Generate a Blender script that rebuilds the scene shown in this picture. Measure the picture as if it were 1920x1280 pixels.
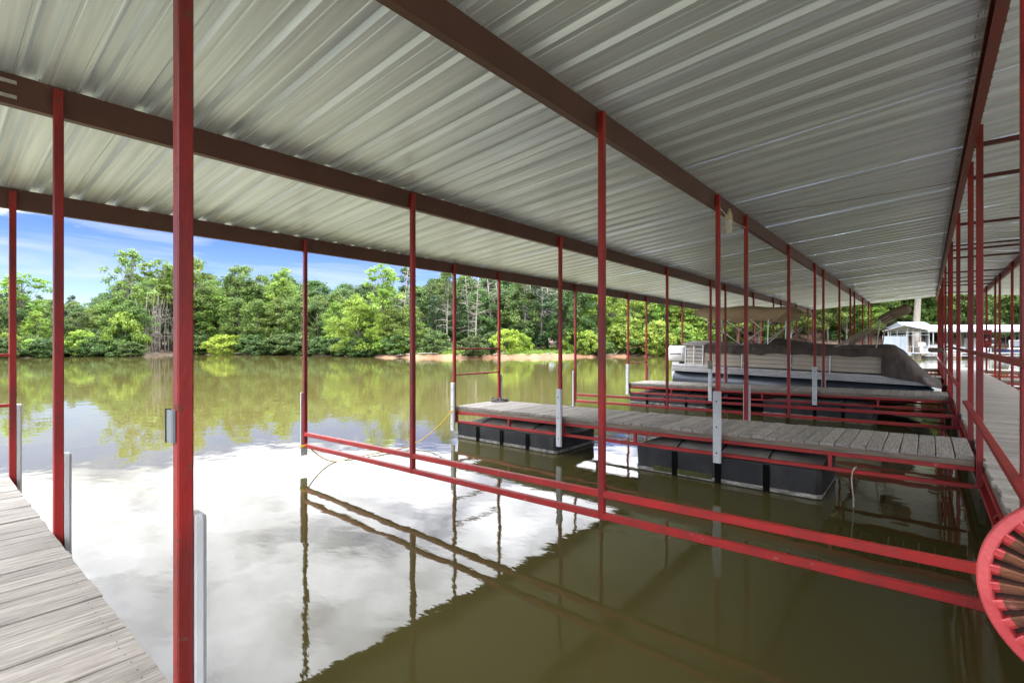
import bpy, bmesh, math, random
import numpy as np
from mathutils import Vector, Matrix
random.seed(7); RNG = np.random.default_rng(7)
R = math.radians
for o in list(bpy.data.objects): bpy.data.objects.remove(o)
SC = bpy.context.scene; COL = SC.collection

# ------------------------------------------------------------------ camera, sky, sun, exposure
H = 1.81; YAW = R(39.8); FPX = 933.5; V0 = 642.6          # camera height over the water, heading, focal length (px of 1920)
cd = bpy.data.cameras.new('camera'); cam = bpy.data.objects.new('camera', cd); COL.objects.link(cam)
cam.location = (0, 0, H); cam.rotation_euler = (R(90), 0, YAW)
cd.sensor_width = 36; cd.lens = 36 * FPX / 1920; cd.shift_y = 2.6 / 1920; cd.clip_end = 2000; cd.clip_start = .05
SC.camera = cam

SUN_EL, SUN_AZ = R(66), R(185)       # azimuth: clockwise from +Y
world = bpy.data.worlds.new('World'); SC.world = world; world.use_nodes = True
SKY_STRENGTH = .08; CLOUD = 16.5
def build_world():
    nt = world.node_tree; nt.nodes.clear(); N = nt.nodes.new; L = nt.links.new
    out = N('ShaderNodeOutputWorld'); bg = N('ShaderNodeBackground'); bg.inputs[1].default_value = SKY_STRENGTH
    sky = N('ShaderNodeTexSky'); sky.sky_type = 'NISHITA'; sky.sun_disc = False
    sky.sun_elevation = SUN_EL; sky.sun_rotation = SUN_AZ; sky.altitude = 300; sky.air_density = 1.0; sky.dust_density = .4; sky.ozone_density = 4.0
    hs = N('ShaderNodeHueSaturation'); hs.inputs['Hue'].default_value = .537; hs.inputs['Saturation'].default_value = 1.38; hs.inputs['Value'].default_value = .56
    L(sky.outputs[0], hs.inputs['Color'])
    tc = N('ShaderNodeTexCoord'); sx = N('ShaderNodeSeparateXYZ'); L(tc.outputs['Generated'], sx.inputs[0])
    # clouds live on a flat layer overhead: project the direction on a plane so they crowd towards the horizon
    zz = N('ShaderNodeMath'); zz.operation = 'MAXIMUM'; zz.inputs[1].default_value = 0.0; L(sx.outputs[2], zz.inputs[0])
    za = N('ShaderNodeMath'); za.operation = 'ADD'; za.inputs[1].default_value = .12; L(zz.outputs[0], za.inputs[0])
    dv = N('ShaderNodeVectorMath'); dv.operation = 'DIVIDE'; L(tc.outputs['Generated'], dv.inputs[0])
    cb = N('ShaderNodeCombineXYZ'); [L(za.outputs[0], cb.inputs[i]) for i in range(3)]; L(cb.outputs[0], dv.inputs[1])
    n1 = N('ShaderNodeTexNoise'); n1.inputs['Scale'].default_value = 1.15; n1.inputs['Detail'].default_value = 9; n1.inputs['Roughness'].default_value = .62; n1.inputs['Distortion'].default_value = .5
    L(dv.outputs[0], n1.inputs['Vector'])
    # cover: broken near the horizon, nearly closed overhead
    cov = N('ShaderNodeMapRange'); cov.interpolation_type = 'SMOOTHSTEP'; cov.inputs[1].default_value = .14; cov.inputs[2].default_value = .235; cov.inputs[3].default_value = -.36; cov.inputs[4].default_value = .12
    L(zz.outputs[0], cov.inputs[0])
    ad = N('ShaderNodeMath'); ad.operation = 'ADD'; L(n1.outputs[0], ad.inputs[0]); L(cov.outputs[0], ad.inputs[1])
    mk = N('ShaderNodeMapRange'); mk.interpolation_type = 'SMOOTHSTEP'; mk.inputs[1].default_value = .38; mk.inputs[2].default_value = .60; L(ad.outputs[0], mk.inputs[0])
    # thin streaks of cirrus low down
    mp = N('ShaderNodeMapping'); mp.inputs['Scale'].default_value = (1.0, 1.0, 7.0); L(tc.outputs['Generated'], mp.inputs[0])
    n2 = N('ShaderNodeTexNoise'); n2.inputs['Scale'].default_value = 3.6; n2.inputs['Detail'].default_value = 7; n2.inputs['Roughness'].default_value = .6; n2.inputs['Distortion'].default_value = .7
    L(mp.outputs[0], n2.inputs['Vector'])
    ms = N('ShaderNodeMapRange'); ms.inputs[1].default_value = .47; ms.inputs[2].default_value = .80; ms.inputs[4].default_value = .62; L(n2.outputs[0], ms.inputs[0])
    # cloud shading
    n3 = N('ShaderNodeTexNoise'); n3.inputs['Scale'].default_value = 2.3; n3.inputs['Detail'].default_value = 6; n3.inputs['Roughness'].default_value = .55; L(dv.outputs[0], n3.inputs['Vector'])
    cr = N('ShaderNodeMapRange'); cr.inputs[1].default_value = .3; cr.inputs[2].default_value = .7; cr.inputs[3].default_value = .40; cr.inputs[4].default_value = 1.2; L(n3.outputs[0], cr.inputs[0])
    # an overcast sky is brighter overhead than near the horizon
    cg = N('ShaderNodeMath'); cg.operation = 'MULTIPLY_ADD'; cg.inputs[1].default_value = 1.7; cg.inputs[2].default_value = .45; L(zz.outputs[0], cg.inputs[0])
    cm = N('ShaderNodeMath'); cm.operation = 'MULTIPLY'; L(cr.outputs[0], cm.inputs[0]); L(cg.outputs[0], cm.inputs[1]); cr = cm
    cc = N('ShaderNodeVectorMath'); cc.operation = 'SCALE'; cc.inputs[0].default_value = (CLOUD * .97, CLOUD * .985, CLOUD * 1.04); L(cr.outputs[0], cc.inputs['Scale'])
    m1 = N('ShaderNodeMix'); m1.data_type = 'RGBA'; L(ms.outputs[0], m1.inputs['Factor']); L(hs.outputs[0], m1.inputs['A']); m1.inputs['B'].default_value = (2.5, 2.6, 2.9, 1)
    m2 = N('ShaderNodeMix'); m2.data_type = 'RGBA'; L(mk.outputs[0], m2.inputs['Factor']); L(m1.outputs['Result'], m2.inputs['A']); L(cc.outputs[0], m2.inputs['B'])
    L(m2.outputs['Result'], bg.inputs[0]); L(bg.outputs[0], out.inputs[0])
build_world()
sd = bpy.data.lights.new('sun', 'SUN'); sd.energy = 1.3; sd.angle = R(20); sd.color = (1, .95, .87)
sun = bpy.data.objects.new('sun', sd); COL.objects.link(sun); sun.location = (0, -20, 40)
sdir = Vector((math.sin(SUN_AZ) * math.cos(SUN_EL), math.cos(SUN_AZ) * math.cos(SUN_EL), math.sin(SUN_EL)))
sun.rotation_euler = (-sdir).to_track_quat('-Z', 'Y').to_euler()
vs = SC.view_settings; vs.view_transform = 'Standard'; vs.look = 'None'; vs.gamma = 1; vs.use_curve_mapping = False; vs.exposure = 2.46

# ------------------------------------------------------------------ helpers
SA, CA = math.sin(YAW), math.cos(YAW)
def uvD(u, D):                       # picture column + depth -> ground position
    L = (u - 960) / FPX * D
    return (-SA * D + CA * L, CA * D + SA * L)
class MB:
    def __init__(s): s.v = []; s.f = []; s.sm = False
    def add(s, vs, fs):
        b = len(s.v); s.v += [tuple(p) for p in vs]; s.f += [tuple(i + b for i in f) for f in fs]; return s
    def box(s, c, d, rot=None):
        x, y, z = d[0] / 2, d[1] / 2, d[2] / 2
        vs = [Vector((sx * x, sy * y, sz * z)) for sz in (-1, 1) for sx, sy in ((-1, -1), (1, -1), (1, 1), (-1, 1))]
        if rot is not None: vs = [rot @ p for p in vs]
        return s.add([p + Vector(c) for p in vs], [(3, 2, 1, 0), (4, 5, 6, 7), (0, 1, 5, 4), (1, 2, 6, 5), (2, 3, 7, 6), (3, 0, 4, 7)])
    def bar(s, p, q, w, h, ch=.004, up=(0, 0, 1)):
        p, q = Vector(p), Vector(q); d = (q - p).normalized(); up = Vector(up)
        if abs(d.dot(up)) > .98: up = Vector((0, 1, 0))
        a = d.cross(up).normalized(); b = a.cross(d)
        w2, h2 = w / 2, h / 2
        pr = [(w2 - ch, -h2), (w2, -h2 + ch), (w2, h2 - ch), (w2 - ch, h2), (-w2 + ch, h2), (-w2, h2 - ch), (-w2, -h2 + ch), (-w2 + ch, -h2)]
        vs = [e + a * x + b * y for e in (p, q) for x, y in pr]; n = 8
        fs = [(i, (i + 1) % n, n + (i + 1) % n, n + i) for i in range(n)] + [tuple(range(n))[::-1], tuple(range(n, 2 * n))]
        return s.add(vs, fs)
    def tube(s, pts, r, seg=8, cap=True):
        pts = [Vector(p) for p in pts]; n = len(pts); rs = r if isinstance(r, (list, tuple)) else [r] * n
        rings = []; a = None
        for i, p in enumerate(pts):
            d = (pts[min(i + 1, n - 1)] - pts[max(i - 1, 0)]).normalized()
            if a is None: a = d.cross(Vector((0, 0, 1)) if abs(d.z) < .9 else Vector((1, 0, 0))).normalized()
            else: a = (a - d * a.dot(d)).normalized()
            b = d.cross(a)
            rings.append([p + (a * math.cos(t) + b * math.sin(t)) * rs[i] for t in [2 * math.pi * k / seg for k in range(seg)]])
        return s.loft(rings, cap)
    def loft(s, rings, cap=True, closed=True):
        n = len(rings[0]); vs = [p for r in rings for p in r]; fs = []
        for i in range(len(rings) - 1):
            for k in range(n if closed else n - 1):
                k2 = (k + 1) % n; fs.append((i * n + k, i * n + k2, (i + 1) * n + k2, (i + 1) * n + k))
        if cap and closed: fs += [tuple(range(n))[::-1], tuple(range((len(rings) - 1) * n, len(rings) * n))]
        return s.add(vs, fs)
    def prism(s, poly, axis, a, b):      # polygon (2 coords) pushed along an axis from a to b
        def P(p, t):
            return {'x': (t, p[0], p[1]), 'y': (p[0], t, p[1]), 'z': (p[0], p[1], t)}[axis]
        return s.loft([[P(p, a) for p in poly], [P(p, b) for p in poly]])
    def mesh(s, name, smooth=False, origin=None):
        m = bpy.data.meshes.new(name)
        vs = s.v if origin is None else [(x - origin[0], y - origin[1], z - origin[2]) for x, y, z in s.v]
        m.from_pydata(vs, [], s.f); m.update()
        bm = bmesh.new(); bm.from_mesh(m); bmesh.ops.recalc_face_normals(bm, faces=bm.faces); bm.to_mesh(m); bm.free()
        if smooth: m.shade_smooth()
        return m
WLOC = {}
def obj(name, mb, mat, parent=None, smooth=False, label=None, world=True):
    """one mesh object; coordinates of mb are world coordinates (world=True) or the parent's own"""
    a = np.array(mb.v); c = (a.min(0) + a.max(0)) / 2
    me = mb.mesh(name, smooth, c); me.materials.append(mat)
    o = bpy.data.objects.new(name, me); COL.objects.link(o)
    pl = np.array(WLOC.get(parent.name, (0, 0, 0))) if (parent is not None and world) else np.zeros(3)
    o.location = tuple(c - pl); WLOC[o.name] = tuple(c) if world else (0, 0, 0)
    if parent is not None: o.parent = parent
    if label: o['label'] = label
    return o
def inst(me, name, parent, loc, rot=(0, 0, 0), scale=None):
    o = bpy.data.objects.new(name, me); COL.objects.link(o)
    pl = WLOC.get(parent.name, (0, 0, 0)) if parent is not None else (0, 0, 0)
    o.location = (loc[0] - pl[0], loc[1] - pl[1], loc[2] - pl[2]); o.rotation_euler = rot; o.parent = parent
    if scale: o.scale = scale
    return o
def tag(o, label, cat, group=None):
    o['label'] = label; o['category'] = cat
    if group: o['group'] = group
    return o
def thing(name, label, cat, loc=(0, 0, 0), group=None, rot=(0, 0, 0)):
    o = bpy.data.objects.new(name, None); COL.objects.link(o); o.empty_display_size = .2
    o.location = loc; o.rotation_euler = rot; WLOC[o.name] = tuple(loc)
    return tag(o, label, cat, group)

# ------------------------------------------------------------------ materials
def mat(name, c1, c2=None, rough=.5, metal=0, scale=4, stretch=(1, 1, 1), detail=5, lo=.35, hi=.65, bump=0, bscale=None, rand=0, spots=None, spec=.5, spotlo=.62, spotscale=9, rrand=.0, bdist=.01):
    m = bpy.data.materials.new(name); m.use_nodes = True; nt = m.node_tree; N = nt.nodes.new; L = nt.links.new
    p = nt.nodes['Principled BSDF']; p.inputs['Roughness'].default_value = rough; p.inputs['Metallic'].default_value = metal
    p.inputs['Specular IOR Level'].default_value = spec
    tc = N('ShaderNodeTexCoord'); oi = N('ShaderNodeObjectInfo')
    rv = N('ShaderNodeVectorMath'); rv.operation = 'SCALE'; rv.inputs[0].default_value = (37, 53, 71); L(oi.outputs['Random'], rv.inputs['Scale'])
    av = N('ShaderNodeVectorMath'); av.operation = 'ADD'; L(tc.outputs['Object'], av.inputs[0]); L(rv.outputs[0], av.inputs[1])
    mp = N('ShaderNodeMapping'); mp.inputs['Scale'].default_value = stretch; L(av.outputs[0], mp.inputs[0])
    n = N('ShaderNodeTexNoise'); n.inputs['Scale'].default_value = scale; n.inputs['Detail'].default_value = detail; n.inputs['Roughness'].default_value = .6; L(mp.outputs[0], n.inputs['Vector'])
    mr = N('ShaderNodeMapRange'); mr.inputs[1].default_value = lo; mr.inputs[2].default_value = hi; L(n.outputs[0], mr.inputs[0])
    mx = N('ShaderNodeMix'); mx.data_type = 'RGBA'; mx.inputs['A'].default_value = (*c1, 1); mx.inputs['B'].default_value = (*(c2 or c1), 1); L(mr.outputs[0], mx.inputs['Factor'])
    colr = mx.outputs['Result']
    if spots:
        n2 = N('ShaderNodeTexNoise'); n2.inputs['Scale'].default_value = spotscale; n2.inputs['Detail'].default_value = 8; n2.inputs['Roughness'].default_value = .7; L(av.outputs[0], n2.inputs['Vector'])
        m2 = N('ShaderNodeMapRange'); m2.inputs[1].default_value = spotlo; m2.inputs[2].default_value = spotlo + .04; L(n2.outputs[0], m2.inputs[0])
        x2 = N('ShaderNodeMix'); x2.data_type = 'RGBA'; L(m2.outputs[0], x2.inputs['Factor']); L(colr, x2.inputs['A']); x2.inputs['B'].default_value = (*spots, 1); colr = x2.outputs['Result']
        ra = N('ShaderNodeMapRange'); ra.inputs[3].default_value = rough; ra.inputs[4].default_value = .85; L(m2.outputs[0], ra.inputs[0]); L(ra.outputs[0], p.inputs['Roughness'])
    if rand:
        h = N('ShaderNodeHueSaturation'); r1 = N('ShaderNodeMapRange'); r1.inputs[3].default_value = 1 - rand; r1.inputs[4].default_value = 1 + rand; L(oi.outputs['Random'], r1.inputs[0]); L(r1.outputs[0], h.inputs['Value']); L(colr, h.inputs['Color']); colr = h.outputs[0]
    L(colr, p.inputs['Base Color'])
    if bump:
        b = N('ShaderNodeBump'); b.inputs['Strength'].default_value = bump; b.inputs['Distance'].default_value = bdist
        if bscale:
            nb = N('ShaderNodeTexNoise'); nb.inputs['Scale'].default_value = bscale; nb.inputs['Detail'].default_value = 4; L(mp.outputs[0], nb.inputs['Vector']); L(nb.outputs[0], b.inputs['Height'])
        else: L(n.outputs[0], b.inputs['Height'])
        L(b.outputs[0], p.inputs['Normal'])
    return m
M = {}
M['red'] = mat('red_paint', (.33, .013, .011), (.16, .012, .009), .45, scale=4, stretch=(1, 1, .35), detail=8, lo=.40, hi=.62, bump=.25, bscale=60, rand=.12, spots=(.13, .05, .03), spotlo=.605, spotscale=22)
M['redrail'] = mat('worn_red_paint', (.40, .018, .016), (.25, .022, .018), .5, scale=5, bump=.2, bscale=50, rand=.1, spots=(.33, .2, .19), spotlo=.64, spotscale=16)
M['beam'] = mat('primer_brown_steel', (.075, .030, .022), (.105, .044, .030), .55, scale=3, bump=.1, bscale=40, spots=(.25, .14, .08), spotlo=.735, spotscale=22)
M['beamred'] = mat('rusty_red_steel', (.17, .02, .018), (.11, .03, .022), .55, scale=4, bump=.15, bscale=40, spots=(.42, .35, .3), spotlo=.66, spotscale=18)
M['galv'] = mat('galvanised_sheet', (.50, .58, .70), (.76, .86, .98), .36, metal=.42, scale=2.0, stretch=(.22, 8, 1), detail=9, lo=.28, hi=.66, bump=.05, bscale=26, rand=.05, spots=(.20, .17, .13), spotlo=.765, spotscale=30)
M['wood'] = mat('weathered_deck_wood', (.40, .365, .315), (.17, .15, .128), .8, scale=5, stretch=(14, .9, 9), detail=9, lo=.33, hi=.68, bump=.5, rand=.16, spots=(.09, .075, .06), spotlo=.70, spotscale=12, bdist=.004)
M['woodx'] = mat('weathered_walk_wood', (.44, .40, .35), (.26, .235, .2), .8, scale=5, stretch=(.9, 14, 9), detail=9, lo=.33, hi=.68, bump=.5, rand=.16, spots=(.09, .075, .06), spotlo=.70, spotscale=12, bdist=.004)
M['joist'] = mat('grey_brown_joist', (.24, .19, .14), (.13, .10, .075), .85, scale=6, stretch=(.5, 6, 6), detail=7, bump=.4, rand=.1)
M['float'] = mat('black_poly_float', (.010, .0105, .012), (.045, .044, .042), .55, lo=.42, hi=.80, scale=4, stretch=(1, 1, .6), detail=9, bump=.1, bscale=30)
M['floatband'] = mat('groove_shade_rib_black', (.002, .002, .002), (.004, .004, .004), .95, spec=.1)  # near-black: painted groove shade, also the lid ribs
M['scum'] = mat('dried_waterline', (.42, .40, .35), (.10, .095, .085), .9, scale=9, stretch=(1, 1, 3), detail=8, lo=.3, hi=.62)
M['lid'] = mat('dusty_float_lid', (.36, .33, .28), (.24, .215, .175), .85, scale=3, bump=.1)
M['algae'] = mat('green_algae', (.06, .07, .012), (.035, .03, .01), .9, scale=14)
M['fender'] = mat('grey_vinyl_fender', (.58, .60, .60), (.47, .49, .49), .45, scale=5, stretch=(1, 1, .4), rand=.05, spots=(.25, .24, .22), spotlo=.71)
M['boxgrey'] = mat('grey_box_plastic', (.24, .27, .29), (.2, .22, .24), .5)
M['bolt'] = mat('dark_bolt', (.03, .03, .03), (.07, .06, .05), .5, metal=.6)
M['steel'] = mat('zinc_plate', (.55, .52, .46), (.40, .37, .32), .4, metal=.8, scale=20)
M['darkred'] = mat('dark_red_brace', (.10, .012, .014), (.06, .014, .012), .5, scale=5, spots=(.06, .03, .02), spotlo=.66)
M['yellow'] = mat('yellow_rope', (.62, .36, .02), (.45, .24, .015), .8, scale=60)
M['rope'] = mat('pale_rope', (.50, .45, .36), (.33, .29, .22), .9, scale=50)
M['dkrope'] = mat('dark_rope', (.05, .05, .045), (.2, .19, .17), .9, scale=30)
M['wire'] = mat('old_wire', (.13, .10, .06), (.22, .18, .12), .7, scale=20)
M['pink'] = mat('sun_faded_red_cast_iron', (.62, .085, .085), (.50, .055, .06), .5, scale=6, bump=.35, bscale=70, spots=(.35, .28, .28), spotlo=.73, spotscale=10)
M['rust'] = mat('rusted_gear_teeth', (.30, .12, .06), (.13, .055, .03), .85, scale=18, bump=.5, bscale=60, spots=(.40, .13, .11), spotlo=.60, spotscale=14)
M['gapshade'] = mat('rust_gap_shade', (.05, .022, .014), (.025, .014, .01), .9, scale=20)  # rust darkened to paint the shade between gear teeth
M['white'] = mat('white_gelcoat', (.78, .78, .77), (.70, .70, .69), .3, scale=3)
M['cream'] = mat('cream_wall_panel', (.54, .46, .36), (.46, .39, .30), .45, scale=2, rand=.05)
M['alu'] = mat('aluminium', (.56, .55, .53), (.45, .44, .42), .42, metal=.3, scale=4)
M['alub'] = mat('bright_tube', (.82, .82, .82), (.72, .72, .72), .3, metal=.5, scale=4)
M['navy'] = mat('slate_blue_pontoon', (.042, .052, .068), (.065, .075, .09), .35, metal=.3, scale=2, stretch=(.4, 1, 3))
M['cover'] = mat('brown_boat_cover', (.105, .078, .062), (.055, .041, .033), .7, scale=3, stretch=(1.6, 1, .7), detail=7, bump=.9, bscale=4.5, bdist=.06)
M['coverlit'] = mat('cover_painted_lit', (.36, .32, .30), (.27, .235, .22), .75, scale=3, bump=.3, bscale=5, bdist=.02)  # cover brown made paler to paint in light on the stern
M['canvas'] = mat('tan_canvas', (.52, .39, .26), (.42, .31, .20), .85, scale=3, bump=.4, bscale=6, bdist=.02)
M['boot'] = mat('brown_canvas_boot', (.24, .175, .12), (.16, .115, .08), .85, scale=6, bump=.4, bscale=9, bdist=.02)
M['poles'] = mat('beige_pole', (.48, .43, .34), (.4, .35, .27), .4, metal=.3)
M['ink'] = mat('dark_lettering', (.05, .04, .035), None, .6)
M['wood4'] = mat('green_tinged_timber', (.25, .24, .19), (.18, .17, .13), .85, scale=8)
M['pvc'] = mat('yellowed_plastic', (.62, .56, .38), (.48, .43, .28), .5, scale=14)
M['pvcw'] = mat('whitish_plastic', (.66, .65, .60), (.45, .43, .38), .5, scale=20)
M['glass'] = mat('dark_tinted_glass', (.02, .03, .05), (.05, .06, .09), .08)
M['blue'] = mat('blue_hull', (.03, .06, .16), (.05, .09, .2), .25)
M['barrel'] = mat('blue_grey_barrel', (.16, .20, .27), (.10, .125, .17), .45, scale=5)
M['black'] = mat('black_rubber', (.015, .015, .016), (.03, .03, .03), .6)
M['greyroof'] = mat('blue_grey_roof', (.26, .29, .34), (.2, .23, .28), .45, metal=.3)
M['screen'] = mat('pale_blue_screen', (.22, .25, .29), (.18, .21, .24), .5, scale=2)
M['whitesteel'] = mat('white_steel', (.30, .32, .34), (.25, .27, .29), .4, scale=3)
M['extred'] = mat('cabinet_red', (.30, .012, .012), (.24, .012, .012), .35)
M['tarpgrey'] = mat('grey_boat_tarp', (.42, .43, .46), (.33, .34, .37), .8, scale=4, bump=.3, bscale=6, bdist=.02)

def water_material():
    m = bpy.data.materials.new('lake_water'); m.use_nodes = True; nt = m.node_tree; N = nt.nodes.new; L = nt.links.new
    p = nt.nodes['Principled BSDF']; p.inputs['Base Color'].default_value = (.068, .060, .020, 1); p.inputs['Roughness'].default_value = .012; p.inputs['IOR'].default_value = 1.333
    tc = N('ShaderNodeTexCoord')
    def noise(scale, st, det, rough=.5):
        mp = N('ShaderNodeMapping'); mp.inputs['Scale'].default_value = st; mp.inputs['Rotation'].default_value = (0, 0, R(35)); L(tc.outputs['Object'], mp.inputs[0])
        n = N('ShaderNodeTexNoise'); n.inputs['Scale'].default_value = scale; n.inputs['Detail'].default_value = det; n.inputs['Roughness'].default_value = rough; L(mp.outputs[0], n.inputs['Vector']); return n
    a = noise(1.5, (1, 1.4, 1), 2); b = noise(9, (1, 2.2, 1), 3); c = noise(.05, (1, 1, 1), 2)
    # breeze patches: the fine ripple is stronger in some areas of the lake
    pr = N('ShaderNodeMapRange'); pr.inputs[1].default_value = .42; pr.inputs[2].default_value = .62; pr.inputs[3].default_value = .02; pr.inputs[4].default_value = .22; L(c.outputs[0], pr.inputs[0])
    ml = N('ShaderNodeMath'); ml.operation = 'MULTIPLY'; L(b.outputs[0], ml.inputs[0]); L(pr.outputs[0], ml.inputs[1])
    ad = N('ShaderNodeMath'); ad.operation = 'MULTIPLY_ADD'; L(a.outputs[0], ad.inputs[0]); ad.inputs[1].default_value = 1.0; L(ml.outputs[0], ad.inputs[2])
    bp = N('ShaderNodeBump'); bp.inputs['Strength'].default_value = 1; bp.inputs['Distance'].default_value = .0038; L(ad.outputs[0], bp.inputs['Height']); L(bp.outputs[0], p.inputs['Normal'])
    return m
M['water'] = water_material()

def leaf_material(name, dark, light, trans=.35, hue=.02):
    m = bpy.data.materials.new(name); m.use_nodes = True; nt = m.node_tree; N = nt.nodes.new; L = nt.links.new
    p = nt.nodes['Principled BSDF']; p.inputs['Roughness'].default_value = .55; p.inputs['Specular IOR Level'].default_value = .25
    at = N('ShaderNodeAttribute'); at.attribute_name = 'tone'; oi = N('ShaderNodeObjectInfo')
    mx = N('ShaderNodeMix'); mx.data_type = 'RGBA'; mx.inputs['A'].default_value = (*dark, 1); mx.inputs['B'].default_value = (*light, 1); L(at.outputs['Fac'], mx.inputs['Factor'])
    h = N('ShaderNodeHueSaturation'); r1 = N('ShaderNodeMapRange'); r1.inputs[3].default_value = .5 - hue; r1.inputs[4].default_value = .5 + hue; L(oi.outputs['Random'], r1.inputs[0]); L(r1.outputs[0], h.inputs['Hue'])
    r2 = N('ShaderNodeMath'); r2.operation = 'FRACT'; ml = N('ShaderNodeMath'); ml.operation = 'MULTIPLY'; ml.inputs[1].default_value = 17.3; L(oi.outputs['Random'], ml.inputs[0]); L(ml.outputs[0], r2.inputs[0])
    r3 = N('ShaderNodeMapRange'); r3.inputs[3].default_value = .75; r3.inputs[4].default_value = 1.25; L(r2.outputs[0], r3.inputs[0]); L(r3.outputs[0], h.inputs['Value']); L(mx.outputs['Result'], h.inputs['Color'])
    L(h.outputs[0], p.inputs['Base Color'])
    t = N('ShaderNodeBsdfTranslucent'); L(h.outputs[0], t.inputs[0]); ms = N('ShaderNodeMixShader'); ms.inputs[0].default_value = trans
    L(p.outputs[0], ms.inputs[1]); L(t.outputs[0], ms.inputs[2]); L(ms.outputs[0], nt.nodes['Material Output'].inputs[0])
    return m
M['leaf'] = leaf_material('oak_leaves', (.06, .11, .022), (.17, .25, .055), .42)
M['leafd'] = leaf_material('dark_leaves', (.038, .072, .020), (.10, .16, .042), .4)
M['leafy'] = leaf_material('willow_leaves', (.15, .22, .022), (.28, .37, .055), .45, .012)
M['leafb'] = leaf_material('yellow_green_leaves', (.09, .16, .024), (.24, .33, .055), .48)  # yellow-green is the foliage's own colour
M['needle'] = leaf_material('cedar_needles', (.022, .046, .018), (.055, .09, .034), .2)
M['grassm'] = leaf_material('shore_grass', (.10, .17, .025), (.22, .30, .05), .4)
M['bark'] = mat('grey_bark', (.20, .18, .15), (.11, .095, .08), .9, scale=6, stretch=(3, 3, .6), bump=.6, rand=.2)
M['barkp'] = mat('pale_dead_bark', (.29, .265, .23), (.17, .15, .125), .9, scale=6, stretch=(3, 3, .5), bump=.4, rand=.2)
M['drift'] = mat('bleached_driftwood', (.34, .31, .27), (.2, .18, .15), .9, scale=8, rand=.2)

def ground_material():
    m = bpy.data.materials.new('shore_ground'); m.use_nodes = True; nt = m.node_tree; N = nt.nodes.new; L = nt.links.new
    p = nt.nodes['Principled BSDF']; p.inputs['Roughness'].default_value = .95
    tc = N('ShaderNodeTexCoord'); n = N('ShaderNodeTexNoise'); n.inputs['Scale'].default_value = .5; n.inputs['Detail'].default_value = 10; n.inputs['Roughness'].default_value = .7; L(tc.outputs['Object'], n.inputs['Vector'])
    def mix(a, b, f):
        x = N('ShaderNodeMix'); x.data_type = 'RGBA'
        for k, s in (('A', a), ('B', b)):
            if isinstance(s, tuple): x.inputs[k].default_value = (*s, 1)
            else: L(s, x.inputs[k])
        L(f, x.inputs['Factor']); return x.outputs['Result']
    mr = N('ShaderNodeMapRange'); mr.inputs[1].default_value = .35; mr.inputs[2].default_value = .65; L(n.outputs[0], mr.inputs[0])
    litter = mix((.055, .042, .027), (.12, .085, .055), mr.outputs[0]); clay = mix((.22, .105, .058), (.13, .072, .043), mr.outputs[0]); grass = mix((.07, .12, .02), (.15, .21, .04), mr.outputs[0])
    a1 = N('ShaderNodeAttribute'); a1.attribute_name = 'clay'; a2 = N('ShaderNodeAttribute'); a2.attribute_name = 'grass'
    L(mix(mix(litter, grass, a2.outputs['Fac']), clay, a1.outputs['Fac']), p.inputs['Base Color'])
    b = N('ShaderNodeBump'); b.inputs['Strength'].default_value = .6; b.inputs['Distance'].default_value = .25; L(n.outputs[0], b.inputs['Height']); L(b.outputs[0], p.inputs['Normal'])
    return m
M['ground'] = ground_material()

# ------------------------------------------------------------------ ground sheet and lake
SHORE = [(-180, 230), (-120, 190), (-90, 140), (-70, 105), (-56, 88)]
for u, D in ((0, 57), (120, 65), (260, 66), (330, 76), (560, 73), (640, 67), (720, 60.5), (860, 58.5), (1000, 60), (1080, 63), (1180, 66), (1260, 67), (1400, 66), (1560, 68), (1700, 74), (1920, 80)):
    ph = math.atan((u - 960) / FPX); SHORE.append((math.degrees(ph), D / math.cos(ph)))
SHORE += [(62, 118), (80, 125), (110, 150), (150, 200), (180, 230)]
SPH = np.array([s[0] for s in SHORE]); SR = np.array([s[1] for s in SHORE])
def smooth(a, b, x): t = np.clip((x - a) / (b - a), 0, 1); return t * t * (3 - 2 * t)
def shore_r(phd):
    return np.interp(phd, SPH, SR) + .9 * np.sin(phd * 1.9) + .5 * np.sin(phd * 5.3 + 1)
def ground_h(phd, d):                # d = distance inland of the water's edge
    slope = .05 + .20 * smooth(14, 30, phd) + .04 * smooth(-10, -30, phd)
    bank = .45 * smooth(-.3, 1.6, d) * (1 - .45 * smooth(-8, -20, phd))
    und = .25 * np.sin(phd * .9 + d * .21) * smooth(2, 12, d)
    return np.where(d < 0, np.maximum(d * .35, -2.2) - .02, bank + slope * np.clip(d - 1, 0, 90) + und - .02)
def to_phi(x, y):
    D = -SA * x + CA * y; L = CA * x + SA * y
    return math.degrees(math.atan2(L, D)), math.hypot(x, y)
def gz(x, y):
    ph, r = to_phi(x, y); return float(ground_h(np.array(ph), np.array(r - shore_r(ph))))
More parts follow.
